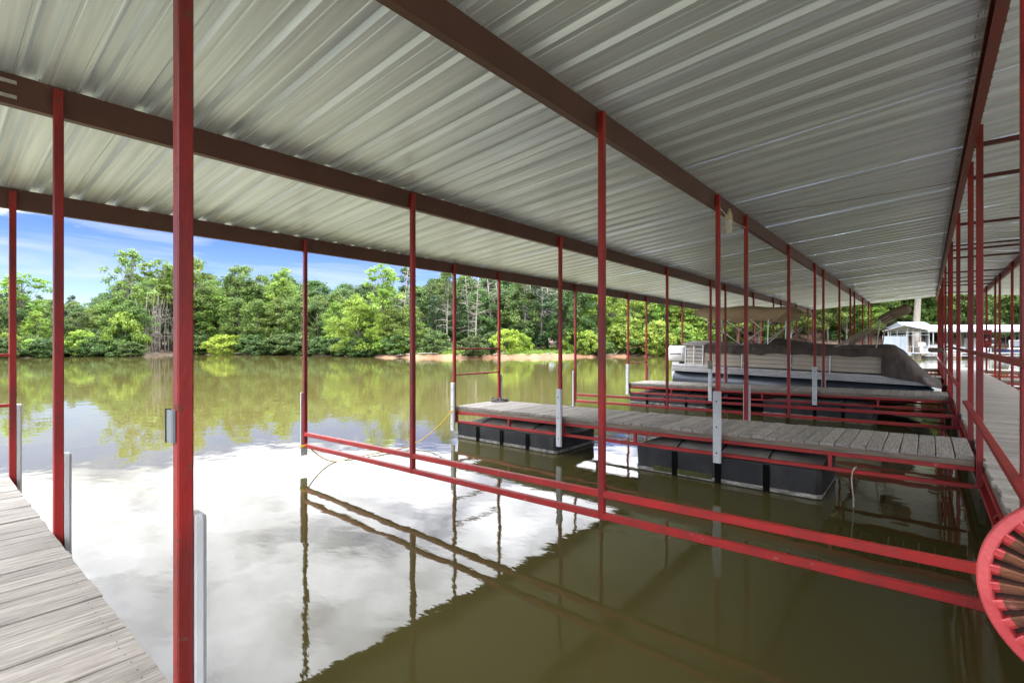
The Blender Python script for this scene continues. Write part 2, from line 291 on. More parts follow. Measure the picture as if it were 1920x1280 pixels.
def build_ground():
    phs = np.arange(-180, 180.01, .75); ds = np.array([-9, -5, -2.5, -1, -.3, .2, .7, 1.3, 2, 3, 4.5, 6.5, 9, 12, 16, 21, 27, 34, 45, 60, 85, 130, 220, 420, 800.])
    P, Dd = np.meshgrid(phs, ds, indexing='ij'); rr = shore_r(P) + Dd; z = ground_h(P, Dd)
    z = z + np.where(Dd > .5, RNG.normal(0, .05, z.shape), 0)
    a = np.radians(P); D = rr * np.cos(a); L = rr * np.sin(a); X = -SA * D + CA * L; Y = CA * D + SA * L
    n, k = P.shape; V = np.stack([X, Y, z], -1).reshape(-1, 3); f = []
    for i in range(n - 1):
        for j in range(k - 1): f.append((i * k + j, (i + 1) * k + j, (i + 1) * k + j + 1, i * k + j + 1))
    me = bpy.data.meshes.new('ground'); me.from_pydata(V.tolist(), [], f); me.shade_smooth()
    cl = (smooth(-17, -13, P) * (1 - smooth(17, 24, P)) * (1 - smooth(.9, 1.6, Dd)) + .15 * smooth(17, 24, P) * (1 - smooth(20, 40, Dd)) * smooth(-.5, .5, Dd) + 0 * P)
    gr = smooth(-15, -11, P) * (1 - smooth(10, 16, P)) * (1 - smooth(9, 17, Dd)) * smooth(.6, 1.3, Dd)
    for nm, arr in (('clay', cl), ('grass', gr)):
        at = me.attributes.new(nm, 'FLOAT', 'POINT'); at.data.foreach_set('value', np.clip(arr, 0, 1).reshape(-1).astype(np.float32))
    me.materials.append(M['ground']); o = bpy.data.objects.new('ground', me); COL.objects.link(o); o['kind'] = 'structure'
    w = MB(); n = 96; w.add([(300 * math.cos(2 * math.pi * i / n), 300 * math.sin(2 * math.pi * i / n), 0) for i in range(n)], [tuple(range(n))])
    me = bpy.data.meshes.new('water'); me.from_pydata(w.v, [], w.f); me.materials.append(M['water']); o = bpy.data.objects.new('water', me); COL.objects.link(o); o['kind'] = 'structure'
build_ground()

# ------------------------------------------------------------------ the covered dock: dimensions
X0, X1, X2, X3, XR = .395, -2.067, -4.514, -6.961, 1.70
XM = (X0 + XR) / 2; mir = lambda x: 2 * XM - x
DOCKS = [(-.675, .623), (6.629, 7.926), (13.855, 15.142), (21.08, 22.37), (28.30, 29.59)]
DIVS = [3.645, 10.904, 18.214, 25.45]
Y_A, Y_B = -1.8, 30.3
PW = .052                                    # square post
def beam_bottom(x): return 3.551 + .0833 * (min(x, mir(x)) - X1)
def roof_z(x): return beam_bottom(x) + .2015
def deck_h(x, k=1):                          # finger decks sag a little towards their outer end
    x = min(x, mir(x)); return (.49 + .0185 * (x - X3)) if k == 0 else (.60 + .0125 * (x - X3))
WALK = .685

# ------------------------------------------------------------------ roof
def build_roof():
    root = thing('dock_roof', 'long gable roof of galvanised ribbed sheets on brown steel beams over the dock', 'roof', (XM, 10, 3.0))
    prof = []; pitch = .3048
    for k in range(3):
        c = .152 + pitch * k
        prof += [(c - .085, 0), (c - .079, .0045), (c - .067, .0045), (c - .061, 0)] if k else [(0, 0)]
        prof += [(c - .052, 0), (c - .027, .033), (c + .027, .033), (c + .052, 0), (c + .085, 0), (c + .091, .0045), (c + .103, .0045), (c + .109, 0)]
    prof += [(.935, .0012)]
    prof = sorted(prof)
    xe = X3 - .34; xs = [xe, X3, (X3 + X2) / 2, X2, (X2 + X1) / 2, X1, (X1 + X0) / 2, X0, XM]
    meshes = []
    for side in (0, 1):
        for v in range(3):
            mb = MB(); rings = []
            for x in (xs if side == 0 else [X1 - .4] + xs[5:]):
                xx = x if side == 0 else mir(x); dz = RNG.normal(0, .0012)
                rings.append([(xx - XM, y - .4572, roof_z(x) + z + (dz + RNG.normal(0, .0006) if .02 < y < .9 else 0) - 3.0) for y, z in prof])
            mb.loft(rings, cap=False, closed=False); me = bpy.data.meshes.new('roof_sheet'); me.from_pydata(mb.v, [], mb.f); me.materials.append(M['galv']); meshes.append(me)
    n = int((Y_B - Y_A) / .9144)
    for side in (0, 1):
        for k in range(n):
            inst(meshes[side * 3 + random.randrange(3)], 'roof_sheet', root, (XM, Y_A + .4572 + k * .9144, 3.0 + .0008 * (k % 2)))
    yb = Y_A + n * .9144
    mb = MB(); w = .16
    mb.loft([[(XM - w, y, roof_z(XM - w) + .045), (XM, y, roof_z(XM) + .062), (XM + w, y, roof_z(XM - w) + .045), (XM + w, y, roof_z(XM - w) + .036), (XM, y, roof_z(XM) + .052), (XM - w, y, roof_z(XM - w) + .036)] for y in (Y_A, yb)])
    obj('ridge_cap', mb, M['galv'], root)
    for x in (X0, X1, X2, X3):
        for s in ((0, 1) if x in (X0, X1) else (0,)):
            sg = 1 if s == 0 else -1; xx = x if s == 0 else mir(x)
            a = xx - sg * (PW / 2 + .001); z0, z1 = beam_bottom(x), beam_bottom(x) + .2; t = .005; fl = .062; lip = .02
            # C channel: web next to the posts, flanges pointing to the eave
            poly = [(a, z0), (a, z1), (a - sg * fl, z1 - fl * .0833), (a - sg * fl, z1 - lip - fl * .0833), (a - sg * (fl - t), z1 - lip - fl * .0833), (a - sg * (fl - t), z1 - t - fl * .0833), (a - sg * t, z1 - t), (a - sg * t, z0 + t), (a - sg * (fl - t), z0 + t), (a - sg * (fl - t), z0 + lip), (a - sg * fl, z0 + lip), (a - sg * fl, z0)]
            mb = MB().prism(poly, 'y', Y_A, yb - .05); obj('beam', mb, M['beamred'] if x == X0 else M['beam'], root)
    for x in (X0, X1, X2, X3):           # points of the roofing screws along each beam
        mb = MB(); yy = .02
        while yy < 16:
            for q in (.02, .044): mb.tube([(x - PW / 2 - q - .066, yy + RNG.normal(0, .01), roof_z(x)), (x - PW / 2 - q - .066 + RNG.normal(0, .002), yy, roof_z(x) - RNG.uniform(.012, .028))], .0032, 4)
            mb.tube([(x + .012, yy + .05, roof_z(x)), (x + .012, yy + .05, roof_z(x) - .02)], .0032, 4); yy += .1524
        o = obj('screw_points', mb, M['steel'], root); o['kind'] = 'stuff'
    for dz in (.05, .145):               # splice plates bolted over a beam joint
        zc = beam_bottom(X2) + dz; mb = MB().box((X2 - PW / 2 + .003, .37, zc), (.006, .11, .024)); p = obj('splice_plate', mb, M['steel'], root)
        for dy in (-.042, .042): obj('bolt', MB().tube([(X2 - PW / 2 + .005, .37 + dy, zc), (X2 - PW / 2 + .014, .37 + dy, zc)], .008, 6), M['steel'], p)
    return root
build_roof()

# ------------------------------------------------------------------ shared dock pieces
def board_mesh(length, w=.140, t=.036, axis='y', mat_=None, bow=.0):
    mb = MB(); l = length / 2; c = .003
    pr = [(-w / 2 + c, -t), (w / 2 - c, -t), (w / 2, -t + c), (w / 2, -c), (w / 2 - c, 0), (-w / 2 + c, 0), (-w / 2, -c), (-w / 2, -t + c)]
    if axis == 'y': mb.loft([[(p[0] + b, y, p[1]) for p in pr] for y, b in ((-l, 0), (0, bow), (l, 0))])
    else: mb.loft([[(x, p[0] + b, p[1]) for p in pr] for x, b in ((-l, 0), (0, bow), (l, 0))])
    nb = len(mb.f)
    for e in (-l + .055, 0, l - .055):
        for q in (-.038, .038):
            e2 = e + RNG.normal(0, .004); ring = [(q + .0042 * math.cos(k * 1.047), e2 + .0042 * math.sin(k * 1.047), .0006) for k in range(6)]
            mb.add([p if axis == 'y' else (p[1], p[0], p[2]) for p in ring], [tuple(range(6)) if axis == 'y' else tuple(range(6))[::-1]])
    me = bpy.data.meshes.new('board'); me.from_pydata(mb.v, [], mb.f); me.materials.append(mat_); me.materials.append(M['bolt'])
    for i, p in enumerate(me.polygons): p.material_index = 1 if i >= nb else 0
    bm = bmesh.new(); bm.from_mesh(me); bmesh.ops.recalc_face_normals(bm, faces=bm.faces); bm.to_mesh(me); bm.free(); return me
FB = [board_mesh(1.24 + d, .1365, .036, 'y', M['wood'], b) for d, b in ((0, 0), (.003, .002), (-.003, -.0015), (.005, .001))]
WB = [board_mesh(1.25 + d, .137, .036, 'x', M['woodx'], b) for d, b in ((0, 0), (.008, .002), (-.01, -.0015), (.03, .001))]
def post(parent, x, y, zb, zt=None):
    zt = beam_bottom(x) + .165 if zt is None else zt
    mb = MB().bar((x, y, zb), (x, y, zt), PW, PW, .005, up=(0, 1, 0)); return obj('post', mb, M['red'], parent)
def fender(parent, x, y, side, zt, ln=.915, rounded=False):
    """vinyl bumper strip on the side (dx,dy) of a post, hollow faced with three bolts"""
    dx, dy = side; w, t = .098, .036
    off = PW / 2 + .001
    mb = MB()
    def ring(z, k=1.0):
        pr = [(-w / 2, 0), (w / 2, 0), (w / 2, t * .6), (w / 2 - .012, t), (-w / 2 + .012, t), (-w / 2, t * .6)]
        return [((x + p[0] * k) if dx == 0 else (x + dx * (off + p[1] * k)), (y + dy * (off + p[1] * k)) if dx == 0 else y + p[0] * k, z) for p in pr]
    mb.loft([ring(zt - ln), ring(zt - .02), ring(zt - .006, .97), ring(zt, .86)])
    fo = obj('fender', mb, M['fender'], parent)
    for fz in (.14, .5, .86):
        z = zt - ln * fz; a = (x + dx * (off + t - .002), y + dy * (off + t - .002), z); b = (x + dx * (off + t + .003), y + dy * (off + t + .003), z)
        obj('bolt', MB().tube([a, b], .011, 8), M['bolt'], fo)
    return fo
def float_tank(parent, xa, xb, ya, yb, top=.36, seg=4):
    """encapsulated float: black tub with vertical groove shade painted as black bars, dusty domed lid and a dried tide mark"""
    mb = MB(); ch = .05
    poly = [(xa + ch, ya), (xb - ch, ya), (xb, ya + ch), (xb, yb - ch), (xb - ch, yb), (xa + ch, yb), (xa, yb - ch), (xa, ya + ch)]
    cx, cy = (xa + xb) / 2, (ya + yb) / 2
    def rg(k, z): return [(cx + (p[0] - cx) * k, cy + (p[1] - cy) * (1 - (1 - k) * 2), z) for p in poly]
    mb.loft([rg(.985, -.25), rg(.99, 0), rg(1, top - .03), rg(1, top)]); f = obj('float', mb, M['float'], parent)
    lid = MB(); n = 10; rings = []
    for i in range(n + 1):
        x = xa + .03 + (xb - xa - .06) * i / n; e = math.sin(math.pi * i / n) ** .35
        rings.append([(x, ya + .03 + (yb - ya - .06) * j / 8, top + .003 + .10 * e * math.sin(math.pi * j / 8) ** .6) for j in range(9)])
    lid.loft(rings, cap=False, closed=False); obj('float_lid', lid, M['lid'], f, smooth=True)
    sm = MB()
    sm.loft([[(cx + (p[0] - cx) * k + RNG.normal(0, .0005), cy + (p[1] - cy) * k, z) for p in poly] for k, z in ((1.0015, .012), (1.002, .03), (1.003, .058))], cap=False)
    obj('tide_mark', sm, M['scum'], f)
    for i in range(1, seg):
        x = xa + (xb - xa) * i / seg
        for y, s in ((ya, -1), (yb, 1)): obj('groove_shade', MB().box((x, y + s * .004, top / 2 - .05), (.075, .016, top + .08)), M['floatband'], f)  # proud near-black bars stand in for the shade in recessed grooves
        obj('rib', MB().tube([(x, ya + .04, top + .012)] + [(x, ya + .04 + (yb - ya - .08) * j / 6, top + .012 + .098 * math.sin(math.pi * j / 6) ** .6) for j in range(1, 6)] + [(x, yb - .04, top + .012)], .009, 5), M['floatband'], f)
    return f

FEND = {1: {X3: 1.05, X2: 1.072, X1: 1.19}, 2: {X3: 1.165, X2: 1.10, X1: 1.235}}
def finger_dock(k, right=False):
    n, f = DOCKS[k]; side = 'right' if right else 'left'
    lab = ['weathered finger dock whose boards start at the foot of the grey outlet box post',
           'weathered finger dock on black floats with a coil of dark rope on its end',
           'weathered finger dock alongside the covered pontoon boat with two black floats',
           'short-looking finger dock behind the pontoon boat, two slips from the rope coil',
           'last finger dock under the far end of the metal roof'][k]
    if right: lab = ['', '', '', 'finger dock off the far side of the walkway, near the red extinguisher cabinet', 'last finger dock off the far side of the walkway'][k]
    g = (lambda x: mir(x)) if right else (lambda x: x)
    root = thing('finger_dock', lab, 'dock', (g((X0 + X3) / 2), (n + f) / 2, 0), 'finger docks between the boat slips')
    h = lambda x: deck_h(x, k)
    yn, yf = n + PW / 2 + .002, f - PW / 2 - .002; yc = (n + f) / 2
    xl = X2 if right else X3
    i = 0; x = X0 - .035 - .07
    while x > xl - .02:
        z = h(x) + RNG.normal(0, .0022)
        inst(FB[random.randrange(4)], 'board', root, (g(x), yc + RNG.normal(0, .002), z), (RNG.normal(0, .001), (-.0125 if not right else .0125) + RNG.normal(0, .004), RNG.normal(0, .002)))
        x -= .146; i += 1
    xa, xb = xl - .03, X0 - .035
    def rail(y, dz, w, hh, nm, m, x_a=xa, x_b=xb):
        return obj(nm, MB().bar((g(x_a), y, h(x_a) + dz), (g(x_b), y, h(x_b) + dz), w, hh), m, root)
    for y in (yn + .022, yf - .022):
        rail(y, -.036 - .032, .036, .062, 'joist', M['joist'])
        rail(y, -.100 - .022, .048, .044, 'frame_rail', M['redrail'])
        rail(y, -.295, .046, .044, 'lower_rail', M['redrail'])
    for xx in ((X3 + .02, X3 + 1.33, X2 - .05) if not right else ()) + (X2 + .02, X2 + 1.27, X1 - .05, X1 + 1.22):
        for y in (yn + .022, yf - .022): obj('strut', MB().bar((g(xx), y, h(xx) - .142), (g(xx), y, h(xx) - .275), .04, .04, .003, up=(0, 1, 0)), M['redrail'], root)
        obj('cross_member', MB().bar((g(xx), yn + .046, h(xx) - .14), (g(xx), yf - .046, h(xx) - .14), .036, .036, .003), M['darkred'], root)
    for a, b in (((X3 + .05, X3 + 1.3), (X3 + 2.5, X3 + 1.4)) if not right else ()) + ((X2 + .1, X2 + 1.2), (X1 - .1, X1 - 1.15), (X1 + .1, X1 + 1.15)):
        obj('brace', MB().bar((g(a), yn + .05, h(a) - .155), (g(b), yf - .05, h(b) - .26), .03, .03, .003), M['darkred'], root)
    tops = h(X2) - .285
    if not right: float_tank(root, *sorted((g(X3 + .02), g(X2 - .10))), n + .02, f - .02, h(X3) - .322)
    float_tank(root, *sorted((g(-3.22), g(-.93))), n + .02, f - .02, h(-2) - .322)
    if k == 1:
        obj('moss', MB().loft([[(x_, n + .012 - .006 * math.sin(i * 2), z_) for i, x_ in enumerate(np.linspace(-2.95, -2.15, 9))] for z_ in (.03, .10)], cap=False, closed=False), M['algae'], root)
    for xx in ((X3, X2, X1) if not right else (X1,)):
        for y, s in ((n, -1), (f, 1)):
            post(root, g(xx), y, h(xx) - .325)
            zt = FEND.get(k, {}).get(xx, 1.12 + RNG.normal(0, .03)) if s == -1 else 1.10 + .05 * (xx - X3) / 5 + RNG.normal(0, .025)
            if k == 0 and s == 1: zt = {X3: 1.20, X2: 1.06, X1: 1.185}[xx]
            if k == 0 and s == -1: zt = 1.1
            fender(root, g(xx), y, (0, s), zt)
    for z in ((1.69, 1.195) if not right else ()): obj('end_rail', MB().bar((g(X3), n + PW / 2, z), (g(X3), f - PW / 2, z), .036, .03), M['redrail'], root)
    return root
for k in range(5): finger_dock(k)
for k in (3, 4): finger_dock(k, True)

def divider(k, right=False):
    y = DIVS[k]; g = (lambda x: mir(x)) if right else (lambda x: x)
    lab = ['double red slip rail nearest the outlet box post, yellow rope tied to its outer end', 'double red slip rail between the rope coil dock and the pontoon boat dock',
           'double red slip rail along the far side of the pontoon boat', 'double red slip rail in the slip before the last finger dock'][k]
    if right: lab = ['', '', 'double red slip rail off the far walkway side, before the extinguisher cabinet', 'double red slip rail off the far walkway side, past the extinguisher cabinet'][k]
    root = thing('slip_rail', lab, 'rail', (g((X0 + (X1 if right else X3)) / 2), y, 0), 'red slip rails between the finger docks')
    zl = lambda x: .318 + .0135 * (x - X3); zu = lambda x: .483 + .0165 * (x - X3)
    xa, xb = (X1 if right else X3), X0 - PW / 2
    for z in (zl, zu): obj('rail', MB().bar((g(xa), y, z(xa)), (g(xb), y, z(xb)), .0475, .056, .005), M['redrail'], root)
    for xx in ((X3, X2, X1) if not right else (X1,)): post(root, g(xx), y, zl(xx) - .028)
    obj('upright', MB().bar((g(X0 - .05), y, zl(X0) + .028), (g(X0 - .05), y, zu(X0) - .028), .045, .045, .004, up=(0, 1, 0)), M['redrail'], root)
    fender(root, g(xa), y, (-1 if not right else 1, 0), 1.085)
    return root
for k in range(4): divider(k)
for k in (2, 3): divider(k, True)

# ------------------------------------------------------------------ main walkway
def walkway():
    root = thing('walkway', 'long grey board walkway with red posts and handrails down the middle of the dock', 'walkway', (XM, 12, 0))
    y = -2.0
    xa, xb = X0 + PW / 2 + .004, XR - PW / 2 - .004
    k = 0
    while y < 30.2:
        inst(WB[random.randrange(4)], 'board', root, (XM + RNG.normal(0, .005), y, WALK + RNG.normal(0, .0022)), (RNG.normal(0, .003), 0, RNG.normal(0, .003))); y += .146
    for x in (xa + .022, (xa + xb) / 2, xb - .022): obj('joist', MB().box((x, 14.1, WALK - .036 - .045), (.038, 32.3, .086)), M['joist'], root)
    for x, s in ((xa + .01, -1), (xb - .01, 1)):
        obj('edge_angle', MB().box((x, 14.1, WALK - .148), (.05, 32.3, .046)), M['redrail'], root)
        obj('lower_angle', MB().box((x + s * .02, 14.1, .40), (.046, 32.3, .042)), M['redrail'], root)
        for yy in np.arange(-1.5, 30, 1.35): obj('strut', MB().bar((x + s * .01, yy, WALK - .17), (x + s * .02, yy + .22, .42), .022, .022, .002), M['redrail'], root)
    ys = [DOCKS[0][0]] + sum([[DOCKS[i][1], DIVS[i], DOCKS[i + 1][0]] for i in range(4)], []) + [DOCKS[4][1]]
    for yy in ys:
        for x in (X0, XR):
            p = post(root, x, yy, .40)
    for i, yy in enumerate(ys):
        if i % 3 != 2 or True:
            zt = beam_bottom(X0)
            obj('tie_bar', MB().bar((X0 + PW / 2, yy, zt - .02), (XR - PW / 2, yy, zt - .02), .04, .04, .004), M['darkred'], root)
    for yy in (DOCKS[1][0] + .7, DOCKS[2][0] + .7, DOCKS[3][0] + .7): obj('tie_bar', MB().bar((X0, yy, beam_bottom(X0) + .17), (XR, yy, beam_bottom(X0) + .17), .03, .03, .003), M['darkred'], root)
    rx = X0 - PW / 2 - .022
    obj('handrail', MB().bar((rx, .64, 1.712), (rx, DOCKS[2][1] + .05, 1.727), .05, .03, .004), M['redrail'], root)
    obj('mid_rail', MB().bar((rx, .64, 1.112), (rx, DOCKS[1][1], 1.118), .05, .03, .004), M['redrail'], root)
    obj('mid_rail', MB().bar((rx, 9.7, 1.19), (rx, 28.2, 1.19), .05, .03, .004), M['redrail'], root)
    obj('handrail', MB().bar((XR + PW / 2 + .022, DOCKS[2][1], 1.71), (XR + PW / 2 + .022, 29.5, 1.71), .05, .03, .004), M['redrail'], root)
    for yy in np.arange(.9, 29, 3.63): float_tank(root, xa + .06, xb - .06, yy, yy + 2.2, .37)
    return root
walkway()
def barrel(x, y, label):
    mb = MB(); pr = [(-.44, .20), (-.44, .265), (-.41, .28), (-.15, .283), (-.13, .295), (-.11, .283), (.11, .283), (.13, .295), (.15, .283), (.41, .28), (.44, .265), (.44, .20)]
    rings = [[(x + r * math.cos(t), y + a, .14 + r * math.sin(t)) for t in [2 * math.pi * i / 20 for i in range(20)]] for a, r in pr]
    mb.loft(rings); tag(obj('barrel', mb, M['barrel'], None, smooth=False), label, 'barrel')
barrel(X0 + .30, 5.3, 'blue grey plastic barrel floating under the walkway edge')

# ------------------------------------------------------------------ small things on the dock
def outlet_box():
    x, y = X1, DOCKS[0][1]; t = thing('outlet_box', 'small grey electrical box with a dark edge on the near red post', 'electrical box', (x - .01, y - PW / 2, 1.46))
    obj('box_body', MB().bar((x - .012, y - PW / 2 - .008, 1.455), (x - .012, y - PW / 2 - .008, 1.57), .055, .016, .004, up=(0, 1, 0)), M['boxgrey'], t)
    obj('box_cover', MB().bar((x - .042, y - PW / 2 - .009, 1.452), (x - .042, y - PW / 2 - .009, 1.573), .005, .02, .001, up=(0, 1, 0)), M['black'], t)
outlet_box()
def winch():
    """cast gear wheel of a boat hoist, facing back along the dock"""
    ax = Vector((.362, 1.865, 1.175)); n = Vector((-.10, -1, .10)).normalized()
    a = n.cross(Vector((0, 0, 1))).normalized(); b = a.cross(n).normalized()
    P = lambda r, t, d: ax + (a * math.cos(t) + b * math.sin(t)) * r + n * d
    root = thing('hoist_wheel', 'faded red cast gear wheel of a boat hoist with rusty radial teeth', 'gear wheel', tuple(ax - Vector((0, 0, .3))))
    seg = 72; RO = .258
    prof = [(RO - .01, -.030), (RO, -.022), (RO, .012), (RO - .004, .018), (RO - .025, .022), (RO - .029, .016), (RO - .032, -.026), (.128, -.026), (.124, .014), (.118, .018), (.095, .006), (.06, .0), (.058, -.03)]
    mb = MB(); mb.loft([[P(r, 2 * math.pi * k / seg, d) for k in range(seg)] for r, d in prof + [prof[0]]], cap=False); obj('wheel_body', mb, M['pink'], root, smooth=False)
    nt = 31
    mb = MB(); mb.loft([[P(r, 2 * math.pi * k / seg, d) for k in range(seg)] for r, d in ((RO - .0325, -.020), (RO - .035, -.022), (.129, -.022), (.127, -.019))], cap=False); obj('tooth_bed', mb, M['gapshade'], root)  # ring over the pink floor, its colour carries the gap shade
    for k in range(nt):                       # saw-like teeth: a sloping rusty flank and a dark undercut
        t = 2 * math.pi * (k + .5) / nt; c, s_ = math.cos(t), math.sin(t); u = a * c + b * s_; w = -a * s_ + b * c
        vs = []
        for r, top, k2 in ((.126, .002, .62), (.136, .012, .74), (.165, .017, .92), (.200, .016, 1.08), (.212, .016, 1.10)):
            hw = .0185 * k2 * RNG.uniform(.95, 1.05); tp = top + RNG.normal(0, .0008)
            vs.append([ax + u * r + w * q * hw + n * d for q, d in ((-1.02, -.026), (-.98, tp - .020), (-.5, tp - .008), (.30, tp + .003), (.52, tp + .002), (.40, -.026))])
        tb = obj('tooth', MB().loft(vs), M['rust'], root); vs = []
        for r, tp, hw in ((.2115, .0165, .0205), (.220, .0195, .0208), (RO - .026, .0205, .0198)):
            vs.append([ax + u * r + w * q * hw + n * d for q, d in ((-1.02, -.026), (-.98, tp - .020), (-.5, tp - .006), (.30, tp + .002), (.52, tp + .001), (.40, -.026))])
        obj('tooth_tip', MB().loft(vs), M['pink'], tb)
    hub = MB().loft([[P(r, 2 * math.pi * k / 24, d) for k in range(24)] for r, d in ((.062, -.02), (.062, .03), (.05, .036), (.022, .036), (.022, -.02))]); obj('hub', hub, M['pink'], root)
    obj('axle', MB().tube([ax + n * .05, ax - n * .16], .02, 12), M['steel'], root)
    br = MB(); br.bar(ax - n * .12 + Vector((-.02, 0, 0)), Vector((X0 - .005, 2.0, ax.z)), .05, .07); obj('bracket', br, M['redrail'], root)
    obj('stand', MB().bar((X0 - .005, 2.02, .62), (X0 - .005, 2.02, 1.70), .05, .05, .004, up=(0, 1, 0)), M['redrail'], root)
winch()
def bulb_holder():
    t = thing('hanging_socket', 'yellowed plastic socket hanging under the beam between two close posts', 'lamp socket', (X1 - .02, 7.15, 3.38))
    x, y = X1 - .01, 7.12; z = beam_bottom(X1)
    obj('socket', MB().loft([[(x + r * math.cos(q), y + r * math.sin(q), z_) for q in [2 * math.pi * i / 12 for i in range(12)]] for r, z_ in ((.02, z + .06), (.035, z + .03), (.048, z - .01), (.05, z - .06), (.044, z - .07))]), M['pvc'], t)
    obj('jar', MB().loft([[(x + r * math.cos(q), y + r * math.sin(q), z_) for q in [2 * math.pi * i / 12 for i in range(12)]] for r, z_ in ((.043, z - .07), (.046, z - .10), (.043, z - .22), (.03, z - .25))]), M['pvcw'], t)
    obj('clip', MB().box((x + .006, y, z + .07), (.03, .05, .03)), M['pvc'], t)
bulb_holder()
def wire(name, label, pts, r, m, cat='wire', group=None, seg=5):
    tag(obj(name, MB().tube(pts, r, seg), m, None), label, cat, group)
def span(p, q, sag, n=10):
    return [(p[0] + (q[0] - p[0]) * t, p[1] + (q[1] - p[1]) * t, p[2] + (q[2] - p[2]) * t - sag * 4 * t * (1 - t)) for t in [i / n for i in range(n + 1)]]
wire('cord', 'thin tan cord stretched from the hanging socket across under the roof', span((X1 - .02, 7.55, beam_bottom(X1) + .07), (X0 - .08, 8.6, beam_bottom(X0) + .13), .02), .005, M['wire'], 'cord')
wire('cord', 'thin dark cord under the roof above the pontoon boat bow', span((X1, 18.0, beam_bottom(X1) + .15), (X0 - .08, 18.6, beam_bottom(X0) + .15), .01), .006, M['wire'], 'cord')
wire('cord', 'thin dark cord under the far end of the roof', span((X1, 26.6, beam_bottom(X1) + .15), (X0 - .08, 27.0, beam_bottom(X0) + .15), .01), .007, M['wire'], 'cord')
wire('cable', 'pale cable strung along the bottom of the beam beside the hanging socket', span((X1 + .0, 6.66, beam_bottom(X1) + .02), (X1 + .0, 7.9, beam_bottom(X1) - .03), .05), .005, M['pvcw'], 'cable')
# yellow mooring rope: knotted round the fender, dips to the water, tied to the slip rail end
fx, fy = X3, DOCKS[1][0] - .07
pts = span((fx - .02, fy, .50), (X3 + .15, 5.35, .03), .10, 12) + span((X3 + .15, 5.35, .03), (X3 + .06, 4.3, .012), 0, 6)[1:] + span((X3 + .06, 4.3, .012), (X3, DIVS[0] + .04, .31), .12, 8)[1:]
wire('mooring_rope', 'yellow mooring rope dipping to the water between dock fender and slip rail end', pts, .008, M['yellow'], 'rope', seg=6)
def loop(c, rx, ry, z, tilt=0, n=20, turns=1.0): return [(c[0] + rx * math.cos(t), c[1] + ry * math.sin(t), z + tilt * math.cos(t)) for t in [2 * math.pi * turns * i / n for i in range(n + 1)]]
wire('rope_knot', 'yellow rope knot round the grey fender of the rope coil dock', loop((X3, DOCKS[1][0] - .025), .066, .058, .51, .01), .010, M['yellow'], 'rope')
wire('rope_knot', 'yellow rope lashing round the bottom of the slip rail end', loop((X3 - .012, DIVS[0]), .062, .056, .30, .012) + loop((X3 - .012, DIVS[0]), .064, .058, .318, .012), .010, M['yellow'], 'rope')
z0 = deck_h(X3 + .1)
pts = []
for i in range(90): t = i / 89; a = t * 9 * math.pi; rr = .07 + .13 * abs(math.sin(i * .37)) ; pts.append((X3 + .18 + rr * math.cos(a), DOCKS[1][1] - .2 + rr * .8 * math.sin(a), z0 + .014 + .05 * t * abs(math.sin(i * .9)) ))
wire('rope_coil', 'tangled coil of dark rope on the end of the finger dock', pts, .011, M['dkrope'], 'rope')
yy = DOCKS[1][0] + .05
wire('hanging_rope', 'pale rope end hanging from the lower rail into the water', [(-.62, yy, .43), (-.63, yy - .04, .40), (-.64, yy - .05, .3), (-.63, yy - .06, .2), (-.62, yy - .05, .1), (-.62, yy - .05, -.03)], .007, M['rope'], 'rope')
wire('rope_knot', 'pale rope knot on the lower rail where a rope end hangs', loop((-.62, yy - .005), .02, .04, .41, .03, turns=3, n=40), .006, M['rope'], 'rope')
def timber_block(x, y, zb, label):
    t = obj('timber_block', MB().bar((x, y, zb), (x, y, zb + .21), .115, .05, .006, up=(0, 1, 0)), M['wood4']); tag(t, label, 'block')
timber_block(X2, DOCKS[2][0] - PW / 2 - .027, 1.115, 'square timber block on top of the fender beside the pontoon boat stern')
def bow_stop():
    y = DOCKS[2][1] + .12; t = thing('bow_stop', 'brown padded roller sticking out from the handrail above the boat bow', 'bumper', (X0, y, 1.6))
    pr = [(.02, .02), (.028, .04), (.05, .052), (.24, .054), (.28, .045), (.30, .03)]
    obj('roller', MB().loft([[(x_, y + r * math.cos(q), 1.645 + r * math.sin(q)) for q in [2 * math.pi * i / 14 for i in range(14)]] for x_, r in pr]), M['boot'], t)
    obj('arm', MB().bar((.28, y, 1.645), (X0 + .02, y, 1.66), .03, .03), M['redrail'], t)
    obj('lashing', MB().tube([(.31, y - .03, 1.70), (.33, y - .04, 1.5), (.30, y - .03, 1.35), (.345, y - .04, 1.22)], .012, 5), M['rope'], t)
bow_stop()
def extinguisher():
    y = DIVS[3] - .5; y = 25.45 - PW / 2; x = XR; z = 1.93
    t = thing('extinguisher_cabinet', 'red fire extinguisher cabinet hung on a walkway post', 'cabinet', (x, y, z))
    obj('case', MB().box((x - .02, y - .085, z), (.30, .165, .60)), M['extred'], t); obj('window', MB().box((x - .02, y - .170, z + .06), (.21, .006, .26)), M['black'], t)
    obj('bottle', MB().tube([(x - .02, y - .175, z - .06), (x - .02, y - .175, z + .06), (x - .02, y - .175, z + .11)], [.05, .05, .02], 10), M['extred'], t)
    obj('hood', MB().prism([(y - .19, z + .30), (y, z + .30), (y, z + .36), (y - .06, z + .345)], 'x', x - .18, x + .14), M['extred'], t)
    obj('label_plate', MB().box((x - .02, y - .228, z + .0), (.07, .004, .03)), M['white'], t)
extinguisher()

